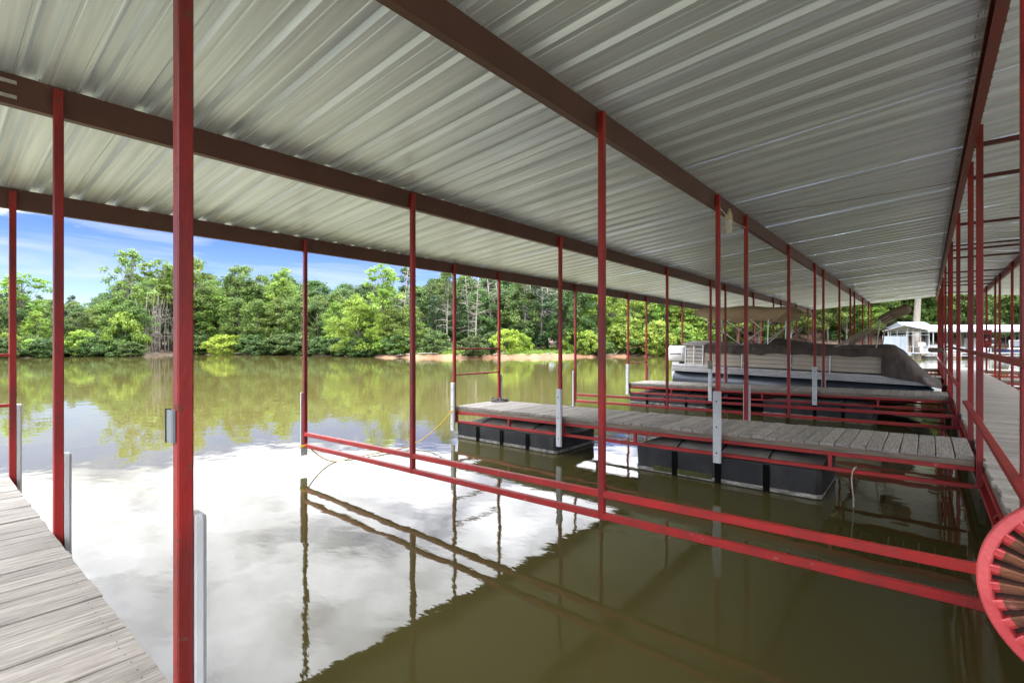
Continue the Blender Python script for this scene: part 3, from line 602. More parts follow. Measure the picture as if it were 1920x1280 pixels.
# ------------------------------------------------------------------ pontoon boat on its lift
def boat():
    BL = (-6.22, 16.72, 1.135); tilt = .0245
    root = thing('pontoon_boat', 'cream pontoon boat with brown cover and raised tan canopy parked in its slip', 'boat', BL, rot=(0, tilt, 0))
    O = lambda nm, mb, m, par=root, **k: obj(nm, mb, m, par, world=False, **k) if par is root else sub(nm, mb, m, par, **k)
    def sub(nm, mb, m, par, **k):
        o = obj(nm, mb, m, par, world=False, **k); o.location = Vector(o.location) - Vector(par.location); return o
    W = 1.24
    for s in (-1, 1):
        pts = [(-.02, s * .92, -.50), (0, s * .92, -.50), (5.3, s * .92, -.50), (5.75, s * .92, -.47), (6.1, s * .92, -.40), (6.32, s * .92, -.31), (6.36, s * .92, -.29)]
        O('pontoon', MB().tube(pts, [.26, .315, .315, .28, .19, .06, .01], 24), M['navy'], smooth=True)
        p = [(0, -.20), (.03, -.20), (.03, -.165), (.045, -.15), (.045, -.115), (.02, -.10), (.02, -.07), (.045, -.055), (.045, -.012), (.02, 0), (0, 0)]
        mb = MB().prism([(s * (W + q[0]), q[1]) for q in p], 'x', 0, 6.22); O('deck_skirt', mb, M['alu'])
    O('deck', MB().box((3.1, 0, -.045), (6.18, 2 * W - .006, .07)), M['alu'])
    O('transom', MB().box((-.02, 0, -.12), (.05, 2 * W, .2)), M['alu'])
    for x in (.6, 1.8, 3.0, 4.2, 5.4): O('cross_beam', MB().box((x, 0, -.14), (.08, 2.3, .11)), M['alu'])
    def panel(xa, xb, y, s, m, n=5, z0=.03, z1=.60):
        mb = MB(); dz = (z1 - z0) / n
        prof = []
        for i in range(n): z = z0 + i * dz; prof += [(-.012, z), (-.012, z + .010), (.014, z + .016), (.014, z + dz - .006), (-.012, z + dz - .001)]
        prof += [(0, z1)]; poly = [(y + s * q[0], q[1]) for q in prof] + [(y - s * .022, z1), (y - s * .022, z0)]
        return O('fence_panel', mb.prism(poly, 'x', xa, xb), m)
    secs = [(.98, 2.02), (2.10, 3.28), (3.36, 4.22), (4.28, 5.34)]
    for s in (-1, 1):
        for xa, xb in secs: panel(xa, xb, s * (W - .02), s, M['cream'])
        for x in (.40, .66, .94, 2.06, 3.32, 4.25, 5.36):
            O('fence_post', MB().bar((x, s * (W + .004), 0), (x, s * (W + .004), .64), .034, .034, .004, up=(0, 1, 0)), M['alub'])
        for z in (.06, .17, .28, .39, .50, .615): O('fence_rail', MB().bar((.38, s * (W + .002), z), (.96, s * (W + .002), z), .024, .022, .003), M['alub'])
        O('top_rail', MB().bar((.38, s * W, .645), (5.38, s * W, .645), .036, .03, .004), M['alub'])
        # stern seat pod seen through the open rails
        O('seat_back', MB().loft([[(x, s * (W - .08), .02), (x, s * (W - .06), .30), (x, s * (W - .10), .56), (x, s * (W - .30), .60), (x, s * (W - .34), .02)] for x in (.42, .93)]), M['cream'])
    # mooring cover, draped from rail to rail
    tops = [(.28, .60), (.34, .72), (.9, .735), (1.5, .67), (2.3, .68), (2.66, .70), (2.78, .86), (3.2, .80), (3.8, .72), (4.4, .70), (5.0, .72), (5.38, .74)]
    def cover(xs, m, nm, hem):
        mb = MB(); rings = []
        for x in xs:
            zt = np.interp(x, [t[0] for t in tops], [t[1] for t in tops]); hm = hem(x) + .015 * math.sin(x * 9)
            wv = .008 * math.sin(x * 17)
            rings.append([(x, -W - .045 + wv, hm), (x, -W - .05, (hm + .64) / 2), (x, -W - .03, .655), (x, -W + .2, .5 * (.66 + zt) + .01), (x, -.55, zt + .02 * math.sin(x * 5)), (x, 0, zt + .03), (x, .55, zt), (x, W - .2, .5 * (.66 + zt)), (x, W + .03, .655), (x, W + .05, (hm + .64) / 2), (x, W + .045, hm)])
        mb.loft(rings, cap=False, closed=False); return O(nm, mb, m, smooth=True)
    c1 = cover(np.linspace(.30, 1.0, 10), M['coverlit'], 'stern_cover', lambda x: .615)  # stern part coloured as if lit
    c2 = cover(np.linspace(1.0, 5.4, 60), M['cover'], 'boat_cover', lambda x: .40 if x < 2.7 else .44)
    # bow cover slopes to the nose
    mb = MB(); rings = []
    for t in np.linspace(0, 1, 26):
        x = 5.34 + 1.16 * t; zt = np.interp(t, [0, .18, .34, .6, .85, 1], [.76, .74, .60, .24, -.06, -.16]); hw = (W + .085) * (1 - 1.4 * max(0, t - .72) ** 1.5); hm = np.interp(t, [0, .25, .6, 1], [-.01, -.07, -.12, -.27])
        wr = .012 * math.sin(t * 31); zs = max(zt - .10, hm + .04)
        rings.append([(x, -hw + wr, hm), (x, -hw - .012 + wr, hm + .35 * (zs - hm)), (x, -hw + .02 - wr, hm + .75 * (zs - hm)), (x, -hw + .09, zs), (x, -.6, zt + wr), (x, 0, zt + .02), (x, .6, zt - wr), (x, hw - .09, zs), (x, hw - .02, hm + .75 * (zs - hm)), (x, hw, hm)])
    mb.loft(rings, cap=False, closed=False); x = rings[-1]; mb.add(x, [tuple(range(len(x)))]); O('bow_cover', mb, M['cover'], smooth=True)
    # registration characters on the front fence panel
    tx = bpy.data.curves.new('registration', 'FONT'); tx.body = 'MJ 8001 FW'; tx.size = .115; tx.extrude = .001; tx.align_x = 'CENTER'
    to = bpy.data.objects.new('tmp', tx); COL.objects.link(to); bpy.context.view_layer.update()
    me = bpy.data.meshes.new_from_object(to.evaluated_get(bpy.context.evaluated_depsgraph_get())); bpy.data.objects.remove(to); me.materials.clear(); me.materials.append(M['ink'])
    o = bpy.data.objects.new('registration', me); COL.objects.link(o); o.parent = root; o.location = (4.02, -W - .0005, .425); o.rotation_euler = (R(90), 0, 0); o.scale = (1.0, 1, 1)
    # raised canopy and its bows
    mb = MB(); rings = []
    for t in np.linspace(0, 1, 21):
        x = .60 + 2.62 * t; zt = 1.80 + .03 * math.cos(t * 4 * math.pi) - .09 * abs(2 * t - 1) ** 5; dr = np.interp(t, [0, .04, .2, .42, .5, .58, .8, .96, 1], [.10, .25, .40, .40, .40, .40, .40, .25, .10]) * .95
        rings.append([(x, -1.19, zt - dr), (x, -1.2, zt - dr * .5), (x, -1.14, zt - .06), (x, -.7, zt + .01), (x, 0, zt + .05), (x, .7, zt + .01), (x, 1.14, zt - .06), (x, 1.2, zt - dr * .5), (x, 1.19, zt - dr)])
    mb.loft(rings, cap=False, closed=False); cn = O('canopy', mb, M['canvas'], smooth=True)
    for s in (-1, 1):
        y = s * 1.16
        for p, q in (((2.02, .66), (.66, 1.62)), ((2.02, .66), (3.10, 1.58)), ((1.35, 1.15), (1.75, 1.50)), ((2.72, .70), (2.72, 1.45)), ((2.55, 1.15), (2.2, 1.45)), ((2.72, .72), (3.2, 1.2))):
            O('canopy_pole', MB().tube([(p[0], y, p[1]), (q[0], y, q[1])], .0135, 8), M['alub'])
    # second canopy folded in its boot, leaning forward
    A, B = Vector((5.22, 0, 1.42)), Vector((5.86, 0, 1.75)); d = (B - A).normalized(); up = Vector((-d.z, 0, d.x))
    mb = MB(); rings = []
    for t, r in ((0, .05), (.03, .09), (.2, .105), (.55, .12), (.85, .12), (.95, .085), (.985, .05), (1, .012)):
        c = A.lerp(B, t); rings.append([c + up * r * math.sin(q) + Vector((0, (.95 + r * .4) * min(1, (r / .12) ** .5), 0)) * math.cos(q) for q in [2 * math.pi * i / 20 for i in range(20)]])
    mb.loft(rings); bt = O('canopy_boot', mb, M['boot'], smooth=True)
    for s in (-1, 1):
        for k in (0, .05, .10): O('folded_pole', MB().tube([(4.30 + k, s * 1.14, .66 + k * .2), (5.45 + k, s * 1.02, 1.50 - k)], .0125, 8), M['poles'])
        O('stay', MB().tube([(5.22, s * 1.16, .66), (5.28, s * 1.05, 1.40)], .016, 8), M['poles'])
    # outboard motor
    mt = O('outboard_cowl', MB().loft([[(-.58 + .02 * k, y * w, z) for y, z in ((-.18, .06), (-.21, .28), (-.17, .50), (0, .57), (.17, .50), (.21, .28), (.18, .06))] for k, w in ((-2, .5), (2, .9), (12, 1.08), (23, 1.02), (28, .8))]), M['white'], smooth=True)
    sub('cowl_band', MB().box((-.34, 0, .30), (.40, .462, .03)), M['ink'], mt); sub('midsection', MB().loft([[(x_, y_, z_) for x_, y_ in ((-.50, -.07), (-.22, -.09), (-.22, .09), (-.50, .07))] for z_ in (.02, -.45)] + [[(-.44, -.03, -.75), (-.26, -.03, -.75), (-.26, .03, -.75), (-.44, .03, -.75)]]), M['alub'], mt)
    sub('gearcase', MB().tube([(-.62, 0, -.72), (-.5, 0, -.72), (-.2, 0, -.72), (-.12, 0, -.72)], [.03, .055, .05, .01], 10), M['alub'], mt); sub('mount', MB().box((-.13, 0, -.02), (.2, .26, .26)), M['black'], mt)
    # lift that holds the boat clear of the water
    lt = thing('boat_lift', 'dark floating boat lift under the pontoon boat', 'boat lift', (-3.2, 16.72, 0))
    for s in (-1, 1):
        y = 16.72 + s * .92
        bar = MB().bar((-5.9, y, .305), (-.6, y, .175), .11, .05, .006); obj('bunk', bar, M['joist'], lt)
        mb = MB().bar((-5.6, 16.72 + s * .35, .07), (-1.0, 16.72 + s * .35, .07), .5, .30, .04); obj('tank', mb, M['float'], lt)
    for x in (-5.2, -3.3, -1.4): obj('cross_arm', MB().box((x, 16.72, .20 - .0245 * (x + 3.3)), (.1, 2.2, .09)), M['alu'], lt)
boat()

# ------------------------------------------------------------------ white covered dock across the cove, with boats
def far_dock():
    ex, ey = Vector((CA, SA, 0)), Vector((-SA, CA, 0))             # along, away
    org = Vector((*uvD(1742, 58.0), 0)); P = lambda a, b, z: org + ex * a + ey * b + Vector((0, 0, z))
    root = thing('white_dock', 'white steel covered dock with a pale gable roof across the cove', 'dock', tuple(org))
    Lx, Wd = 17, 6.2; ze, zr = 3.36, 4.02
    mb = MB(); mb.loft([[P(a, -.4, ze), P(a, Wd / 2, zr), P(a, Wd + .4, ze), P(a, Wd + .4, ze - .08), P(a, Wd / 2, zr - .08), P(a, -.4, ze - .08)] for a in (-.5, Lx)]); obj('roof', mb, M['whitesteel'], root)
    mb = MB(); mb.loft([[P(a, -.43, ze + .05), P(a, -.41, ze + .05), P(a, -.41, ze - .28), P(a, -.43, ze - .28)] for a in (-.5, Lx)]); obj('fascia', mb, M['whitesteel'], root)
    for a in np.arange(0, Lx, 2.4):
        for b in (0, Wd / 2, Wd):
            obj('post', MB().bar(P(a, b, .2), P(a, b, zr - .1 if b == Wd / 2 else ze - .1), .09, .09, .01, up=(0, 1, 0)), M['whitesteel'], root)
    for b in (1.2, 2.3, 4.8, 5.9): obj('post', MB().bar(P(0, b, .2), P(0, b, ze + .1), .08, .08, .01, up=(0, 1, 0)), M['whitesteel'], root)
    for z in (2.75, 1.35): obj('tie_rail', MB().bar(P(0, 0, z), P(0, Wd, z), .06, .06), M['whitesteel'], root)
    for a in np.arange(0, Lx, 2.4): obj('tie_rail', MB().bar(P(a, 0, ze - .25), P(a, Wd, ze - .25), .06, .06), M['whitesteel'], root)
    obj('deck_edge', MB().bar(P(-.4, 0, .62), P(Lx, 0, .62), .12, .14, .01), M['whitesteel'], root); obj('lower_edge', MB().bar(P(-.4, 0, .30), P(Lx, 0, .30), .10, .08, .01), M['whitesteel'], root)
    for a in np.arange(-.2, Lx, .8): obj('picket', MB().bar(P(a, 0, .34), P(a, 0, .56), .05, .05, .005, up=(0, 1, 0)), M['whitesteel'], root)
    for a, l in ((-.3, 2.6), (4.5, 2.6), (9.3, 2.6), (13.9, 2.6)): obj('float', MB().bar(P(a, .3, .05), P(a + l, .3, .05), .9, .5, .05), M['float'], root)
    obj('deck', MB().bar(P(-.4, Wd / 2 + 2.5, .6), P(Lx, Wd / 2 + 2.5, .6), 1.6, .1, .01), M['whitesteel'], root)
    obj('side_deck', MB().bar(P(-.3, 0, .6), P(-.3, Wd, .6), .9, .1, .01), M['whitesteel'], root)
    # white storage screen at the end
    t = thing('storage_screen', 'white panelled screen box standing at the end of the white dock', 'screen', tuple(P(-2.2, 2.2, .0)))
    for i in range(4): obj('panel', MB().bar(P(-3.35 + i * .70, 2.2, .45), P(-3.35 + i * .70, 2.2, 2.62), .68, .05, .01, up=tuple(ey)), M['screen'], t)
    for a in (-3.74, -.90): obj('post', MB().bar(P(a, 2.2, .3), P(a, 2.2, 2.66), .07, .07, .005, up=(0, 1, 0)), M['whitesteel'], t)
    obj('base', MB().bar(P(-3.8, 2.3, .4), P(-.6, 2.3, .4), 1.4, .2, .01), M['whitesteel'], t); obj('float', MB().bar(P(-3.6, 2.3, .12), P(-.9, 2.3, .12), 1.2, .4, .05), M['float'], t)
    # small roof behind
    t = thing('grey_shed_roof', 'blue grey low roof showing behind the white dock ridge', 'roof', tuple(P(7.4, 12, 0)))
    obj('roof', MB().loft([[P(a, 10, 3.9), P(a, 12, 4.75), P(a, 14, 3.9)] for a in (5.4, 9.4)]), M['greyroof'], t)
    for a in (5.6, 9.2):
        for b in (10.3, 13.7): obj('post', MB().bar(P(a, b, -.3), P(a, b, 4.0), .12, .12, .01, up=(0, 1, 0)), M['whitesteel'], t)
    obj('skylight', MB().bar(P(6.2, 10.6, 4.22), P(8.8, 10.6, 4.22), .5, .06), M['glass'], t)
    def hull(root_, a0, a1, b, z, w, m, name='hull', bow=1):
        rg = []
        for t_, k, zz in ((0, .92, 0), (.5, 1, 0), (.75, .86, .04), (.92, .5, .1), (1, .06, .16)):
            a = a0 + (a1 - a0) * t_; rg.append([P(a, b - w / 2 * k, z + .62 + zz), P(a, b - w / 2 * k * .92, z + .2 + zz), P(a, b, z + zz), P(a, b + w / 2 * k * .92, z + .2 + zz), P(a, b + w / 2 * k, z + .62 + zz)])
        return obj(name, MB().loft(rg), m, root_)
    t = thing('covered_runabout', 'white runabout with grey tarp and white outboard on the white dock', 'boat', tuple(P(2, 1.5, .5)))
    hull(t, .9, 5.6, 1.6, .55, 1.9, M['white'])
    obj('tarp', MB().loft([[P(a, 1.6 - .97 * k, 1.17), P(a, 1.6 - .5 * k, 1.17 + hh), P(a, 1.6 + .5 * k, 1.17 + hh), P(a, 1.6 + .97 * k, 1.17)] for a, k, hh in ((1.0, .9, .3), (2.6, 1, .55), (3.6, 1, .5), (4.8, .75, .2), (5.5, .3, .1))]), M['tarpgrey'], t)
    obj('outboard', MB().loft([[P(a, 1.6 - w, z_) for w, z_ in ((-.2, 1.45), (-.22, 1.75), (0, 1.9), (.22, 1.75), (.2, 1.45))] for a in (.2, .45, .8)]), M['white'], t); obj('leg', MB().bar(P(.5, 1.6, .5), P(.5, 1.6, 1.5), .2, .16, .02, up=(0, 1, 0)), M['alub'], t)
    obj('cradle', MB().bar(P(1.2, 1.6, .5), P(4.8, 1.6, .5), 1.2, .14), M['alu'], t)
    t = thing('white_cabin_boat', 'white high-sided cabin boat with a dark round wheel at its side', 'boat', tuple(P(8, 2, .5)))
    hull(t, 6.0, 9.2, 2.2, .45, 2.0, M['white'])
    obj('cabin', MB().loft([[P(a, 2.2 - .95, .95), P(a, 2.2 - .85, 2.4), P(a, 2.2 + .85, 2.4), P(a, 2.2 + .95, .95)] for a in (6.9, 9.0)]), M['white'], t)
    obj('window', MB().bar(P(8.3, 1.27, 1.95), P(8.8, 1.27, 1.95), .05, .5), M['glass'], t)
    obj('wheel', MB().tube([P(8.5, 1.25, 1.05), P(8.5, 1.02, 1.05)], .33, 20), M['black'], t); obj('cradle', MB().bar(P(6.4, 2.2, .42), P(9, 2.2, .42), 1.2, .12), M['alu'], t)
    t = thing('windshield_boat', 'dark blue boat with a white framed slanted windshield', 'boat', tuple(P(11, 1, .5)))
    hull(t, 9.6, 14.4, 1.2, .45, 2.0, M['blue'])
    ws = [P(9.5, .1, 1.2), P(11.3, .1, 1.2), P(11.05, .5, 2.1), P(9.8, .5, 2.1)]
    obj('windshield', MB().loft([ws, [p + ey * .05 for p in ws]]), M['glass'], t)
    for i in range(4): obj('frame', MB().bar(ws[i], ws[(i + 1) % 4], .07, .07), M['white'], t)
    obj('gunwale', MB().bar(P(9.4, .15, 1.12), P(13.4, .15, 1.12), .2, .12), M['white'], t); obj('cradle', MB().bar(P(10, 1.2, .42), P(13.6, 1.2, .42), 1.2, .12), M['alu'], t)
far_dock()

# ------------------------------------------------------------------ trees and shrubs
def leaf_mesh(name, centers, radii, n_per, size, m, tone_c, flat=.0, droop=0.0, aspect=.6):
    C = np.repeat(np.array(centers), n_per, 0); Rr = np.repeat(np.array(radii), n_per, 0); T = np.repeat(np.array(tone_c), n_per)
    n = len(C); d = RNG.normal(size=(n, 3)); d /= np.linalg.norm(d, axis=1)[:, None]; rad = RNG.random(n) ** .45
    P = C + d * rad[:, None] * Rr
    nr = d * .7 + RNG.normal(size=(n, 3)) * .7 + np.array([0, 0, .5 + flat]); nr /= np.linalg.norm(nr, axis=1)[:, None]
    a = np.cross(nr, RNG.normal(size=(n, 3))); a[:, 2] -= droop; a -= nr * (a * nr).sum(1)[:, None]; a /= np.linalg.norm(a, axis=1)[:, None]; b = np.cross(nr, a)
    s = size * (.6 + .8 * RNG.random(n))[:, None]
    V = np.stack([P + a * s, P + b * s * aspect, P - a * s, P - b * s * aspect], 1).reshape(-1, 3)
    me = bpy.data.meshes.new(name); me.vertices.add(4 * n); me.vertices.foreach_set('co', V.astype(np.float32).ravel()); me.loops.add(4 * n); me.loops.foreach_set('vertex_index', np.arange(4 * n, dtype=np.int32))
    me.polygons.add(n); me.polygons.foreach_set('loop_start', np.arange(0, 4 * n, 4, dtype=np.int32)); me.update(calc_edges=True)
    at = me.attributes.new('tone', 'FLOAT', 'FACE'); at.data.foreach_set('value', np.clip(T + RNG.normal(0, .16, n), 0, 1).astype(np.float32)); me.materials.append(m)
    return me
def crown_centers(n, w, z0, z1, shape=1.0, shell=.55, dens_low=1.0):
    out = []
    while len(out) < n:
        t = RNG.random() ** dens_low; z = z0 + (z1 - z0) * t; prof = math.sin(math.pi * min(1, (t * .86 + .12))) ** shape
        ang = RNG.random() * 2 * math.pi; lob = 1 + .22 * math.sin(ang * 3 + z) + .15 * math.sin(ang * 5 + 2 * z); r = w * prof * lob * (shell + (1 - shell) * RNG.random())
        out.append((r * math.cos(ang), r * math.sin(ang), z))
    return out
def trunk_mesh(name, h, r, cents, nl, m, lean=.04, bare=0):
    mb = MB(); n = 7; pts = []; ox = RNG.normal(0, lean, 2)
    for i in range(n): t = i / (n - 1); pts.append((ox[0] * h * t * t + .1 * math.sin(t * 5), ox[1] * h * t * t, h * t - .4 * (i == 0)))
    mb.tube(pts, [r * (1.25 if i == 0 else 1) * (1 - .8 * i / (n - 1)) for i in range(n)], 7)
    idx = RNG.permutation(len(cents))[:nl]
    for j in idx:
        c = cents[j]; zb = max(.18 * h, c[2] - .3 * h * RNG.random() - .12 * h); t = min(1, zb / h); s = (ox[0] * h * t * t, ox[1] * h * t * t, zb)
        m1 = [(s[k] * .5 + c[k] * .5) + (.12 if k < 2 else -.1) * RNG.normal() for k in range(3)]
        mb.tube([s, m1, c], [r * .36 * (1 - t * .6), r * .2, r * .06], 5, cap=False)
    for j in range(bare):
        t = .25 + .72 * RNG.random(); zb = h * t; ang = RNG.random() * 6.28; l = (1.1 - t) * h * .2 * (.5 + RNG.random()); s = (ox[0] * h * t * t, ox[1] * h * t * t, zb)
        e = (s[0] + l * math.cos(ang), s[1] + l * math.sin(ang), zb + l * RNG.uniform(-.15, .5)); mm = [(s[k] + e[k]) / 2 + (.06 * l if k == 2 else 0) for k in range(3)]
        mb.tube([s, mm, e], [.05, .035, .012], 4, cap=False)
        for _ in range(3):
            f = RNG.uniform(.35, .95); q = [s[k] + (e[k] - s[k]) * f for k in range(3)]; mb.tube([q, (q[0] + RNG.normal(0, .25 * l), q[1] + RNG.normal(0, .25 * l), q[2] + .2 * l * RNG.normal())], [.022, .008], 3, cap=False)
    me = mb.mesh(name, True); me.materials.append(m); return me
VAR = {}
def variant(key, h, w, z0, ncl, nper, size, m, rad, tr=.16, nl=14, shape=.8, bare=0, bark='bark', tone=(.1, .9), dens=1.0, flat=.2, droop=0, shell=.55, top=1.0):
    cs = crown_centers(ncl, w, z0 * h, h * .97, shape, shell, dens); rd = [(rad * RNG.uniform(.7, 1.35),) * 2 + (rad * RNG.uniform(.45, .8),) for _ in cs]
    tn = [RNG.uniform(*tone) for c in cs]
    VAR[key] = (leaf_mesh('crown_' + key, cs, rd, nper, size, m, tn, flat, droop), trunk_mesh('trunk_' + key, h * .9, tr, cs, nl, M[bark], bare=bare), h)
variant('oakA', 12, 3.6, .16, 120, 110, .145, M['leaf'], 1.0, .20, 24)
variant('oakB', 13, 3.1, .18, 105, 115, .14, M['leafb'], .95, .18, 22)
variant('oakC', 11, 4.0, .12, 130, 105, .145, M['leafd'], 1.0, .20, 22)
variant('oakD', 14, 3.4, .26, 95, 115, .14, M['leaf'], .95, .17, 26)
variant('airy', 15, 3.8, .42, 60, 55, .19, M['leaf'], .85, .2, 34, shell=.4)
variant('airy2', 14, 2.6, .45, 40, 55, .19, M['leafb'], .8, .16, 30, shell=.35)
variant('cedar', 12, 2.2, .08, 110, 80, .13, M['needle'], .7, .14, 16, shape=.55, dens=1.5)
variant('willow', 7, 3.7, .03, 95, 150, .11, M['leafy'], .72, .18, 26, shape=.75, droop=1.2, flat=0, dens=1.25, shell=.35, tone=(.05, .95))
variant('bushY', 2.8, 2.7, .02, 80, 90, .11, M['leafy'], .5, .06, 16, shape=.55, droop=.6)
variant('bushG', 3.0, 2.0, .02, 60, 80, .12, M['leafb'], .5, .06, 14, shape=.6)
variant('bushD', 2.6, 1.9, .02, 55, 80, .12, M['leafd'], .5, .06, 14, shape=.6)
variant('pole', 13, 1.7, .62, 34, 55, .16, M['leafd'], .7, .13, 12, bark='barkp', bare=22)
VAR['dead'] = (None, trunk_mesh('trunk_dead', 13.5, .16, [], 0, M['barkp'], .03, 46), 13.5)
VAR['dead2'] = (None, trunk_mesh('trunk_dead_forked', 12, .15, [(1.2, .3, 11.5), (-.7, .6, 11)], 2, M['barkp'], .05, 36), 12)
VAR['stem'] = (None, trunk_mesh('trunk_stem', 7, .075, [(.5, .2, 6.4)], 1, M['bark'], .07, 8), 7)
TREE_INFO = {
 'oakA': ('leafy_tree', 'broad mid green leafy tree in the wood on the far shore'), 'oakB': ('leafy_tree', 'bright yellowish green leafy tree in the wood on the far shore'),
 'oakC': ('leafy_tree', 'dark green broad tree in the wood on the far shore'), 'oakD': ('leafy_tree', 'tall mid green tree with high crown in the far wood'),
 'airy': ('leafy_tree', 'tall open-crowned tree standing above the wood with sky through it'), 'airy2': ('leafy_tree', 'slim pale-trunked tree with sparse bright crown on the far shore'),
 'cedar': ('cedar_tree', 'dark pointed cedar among the leafy trees on the far shore'), 'willow': ('willow_tree', 'big rounded lime green willow hanging over the far waterline'),
 'bushY': ('willow_shrub', 'low lime green willow shrub at the far waterline'), 'bushG': ('shrub', 'small bright green shrub along the far shore'), 'bushD': ('shrub', 'small mid green shrub along the far shore'),
 'pole': ('pine_tree', 'tall slim pine with pale bare trunk and dark tuft crown'), 'dead': ('bare_tree', 'bare pale pine trunk with short dead branches on the far shore'), 'dead2': ('bare_tree', 'bare forked pale trunk standing on the grassy far shore'),
 'stem': ('thin_tree', 'thin pale leaning stem in the grove at the left shore')}
def zone(u):
    for lim, t in ((110, 'left of the thin stem grove'), (200, 'beside the stem grove'), (330, 'round the thin stem grove'), (480, 'behind the low lime shrub'), (600, 'beside the big willow'), (770, 'behind the big willow'), (930, 'behind the clay bank'), (1080, 'behind the grass strip'), (1260, 'near the pontoon boat motor'), (1500, 'behind the pontoon boat canopy'), (1660, 'on the slope behind the boat cover'), (9999, 'behind the white dock')):
        if u < lim: return t
ADJ = {'oakA': 'mid green leafy', 'oakB': 'bright yellowish green leafy', 'oakC': 'dark green leafy', 'oakD': 'high-crowned green', 'cedar': 'dark pointed cedar', 'pole': 'slim tufted pine', 'dead': 'bare pale pine trunk', 'dead2': 'bare forked pale trunk', 'bushG': 'bright green', 'bushD': 'mid green', 'airy': 'tall open-crowned', 'airy2': 'slim sparse-crowned', 'willow': 'rounded lime green willow', 'bushY': 'lime green willow', 'stem': 'thin pale leaning'}
def auto_label(key, u, dd):
    kind = 'shrub' if key.startswith('bush') else 'tree'
    rank = 'at the water edge' if dd < 2.5 else ('in the front row' if dd < 8 else ('in the second row' if dd < 15 else 'deep in the wood'))
    return '%s %s %s, %s' % (ADJ[key], kind, rank, zone(u))
def plant(key, u, D, hpx=None, h=None, label=None, wide=1.0, group=None, z=None):
    x, y = uvD(u, D); cr, tk, h0 = VAR[key]; hh = h if h else hpx * D / FPX; s = hh / h0
    nm, _ = TREE_INFO[key]; lb = auto_label(key, u, D - sD(u)); zz = gz(x, y) - .05 if z is None else z
    r = thing(nm, label or lb, 'shrub' if 'shrub' in nm else 'tree', (x, y, zz), group or (key + ' trees of the far shore'), (0, 0, RNG.random() * 6.28))
    r.scale = (s * wide, s * wide, s)
    for me, pn in ((tk, 'trunk'), (cr, 'crown')):
        if me is None: continue
        o = bpy.data.objects.new(pn, me); COL.objects.link(o); o.parent = r
    return r
def sD(u):       # depth of the water's edge at a picture column
    ph = math.atan((u - 960) / FPX); return float(shore_r(math.degrees(ph))) * math.cos(ph)
# skyline of the wood (picture column, row of the tree tops)
SKYU = [-150, 0, 60, 100, 190, 215, 250, 300, 345, 400, 440, 500, 540, 600, 680, 720, 760, 830, 900, 1000, 1100, 1250, 1400, 1600, 1800, 2000]
SKYV = [545, 548, 560, 562, 560, 520, 515, 500, 495, 515, 515, 512, 520, 530, 530, 535, 530, 520, 512, 505, 500, 495, 470, 455, 440, 430]
for row, (dd, step, keys) in enumerate(((5, 34, ['oakA', 'oakB', 'oakC', 'oakA']), (11, 40, ['oakA', 'oakC', 'oakD', 'oakB', 'cedar']), (19, 46, ['oakC', 'oakD', 'oakA', 'cedar']), (30, 50, ['oakC', 'oakD', 'oakC']), (42, 60, ['oakC', 'oakC', 'cedar']))):
    u = -160 + row * 13
    while u < 2040:
        D = sD(u) + dd + RNG.uniform(-1.5, 1.5); vt = np.interp(u, SKYU, SKYV)
        key = keys[int(RNG.integers(len(keys)))]
        x, y = uvD(u, D); base = V0 + (H - gz(x, y)) * FPX / D
        f = [.76, .88, .98, 1.0, 1.0][row] * RNG.uniform(.86, 1.04)
        if 770 < u < 1075:                         # open stand of bare pines: no leafy front rows here
            if row < 1: u += step; continue
            key = ['oakC', 'cedar', 'pole'][int(RNG.integers(3))]
        if 258 < u < 335 and row == 0: u += step; continue
        if 1100 < u < 1330 and row == 0: key = 'oakB'
        if 1330 < u < 1660 and row == 0: key = ['oakD', 'oakB', 'oakD'][int(RNG.integers(3))]
        hp = max(60, (base - vt) * f)
        plant(key, u, D, hpx=hp, wide=RNG.uniform(.95, 1.2)); u += step * RNG.uniform(.8, 1.2)
# single trees one can pick out
plant('airy', 245, sD(245) + 7, hpx=192, wide=.85); plant('airy2', 300, sD(300) + 5, hpx=180, wide=1.2); plant('airy', 362, sD(362) + 5, hpx=182, wide=.8)
plant('airy2', 45, sD(45) + 9, hpx=145, wide=1.5); plant('oakD', 450, sD(450) + 8, hpx=158); plant('airy2', 530, sD(530) + 9, hpx=162)
plant('airy2', 716, sD(716) + 4, hpx=178, wide=1.0, label='tall pale-trunked tree with sparse crown just behind the big willow', group='tree behind the willow')
plant('willow', 672, sD(672) + 1.6, hpx=106, wide=1.0); plant('willow', 716, sD(716) + 3, hpx=78, wide=.7)
plant('bushY', 418, sD(418) + .3, hpx=38, wide=.98); plant('bushY', 946, sD(946) + 3.4, hpx=45, wide=.75); plant('bushY', 975, sD(975) + 4.4, hpx=36, wide=.7)
plant('bushG', 236, sD(236) + 1.2, hpx=78, wide=.62, label='upright bright green shrub beside the grove of thin stems'); plant('bushG', 152, sD(152) + .8, hpx=46, wide=.9); plant('bushG', 120, sD(120) + .6, hpx=30)
for i in range(22): u = 266 + 66 * RNG.random(); plant('stem', u, sD(u) + RNG.uniform(.6, 5), hpx=RNG.uniform(80, 125))
for i, u in enumerate((756, 838, 878, 893, 921, 936, 984, 995, 1014, 1027, 1044, 1151, 1182)):
    plant(['dead', 'pole', 'dead2', 'dead', 'dead'][i % 5], u, sD(u) + RNG.uniform(5, 13), hpx=RNG.uniform(138, 175))
for i in range(10):
    u = RNG.uniform(760, 1080); plant(['dead', 'pole'][i % 2], u, sD(u) + RNG.uniform(13, 24), hpx=RNG.uniform(120, 150), wide=.8)
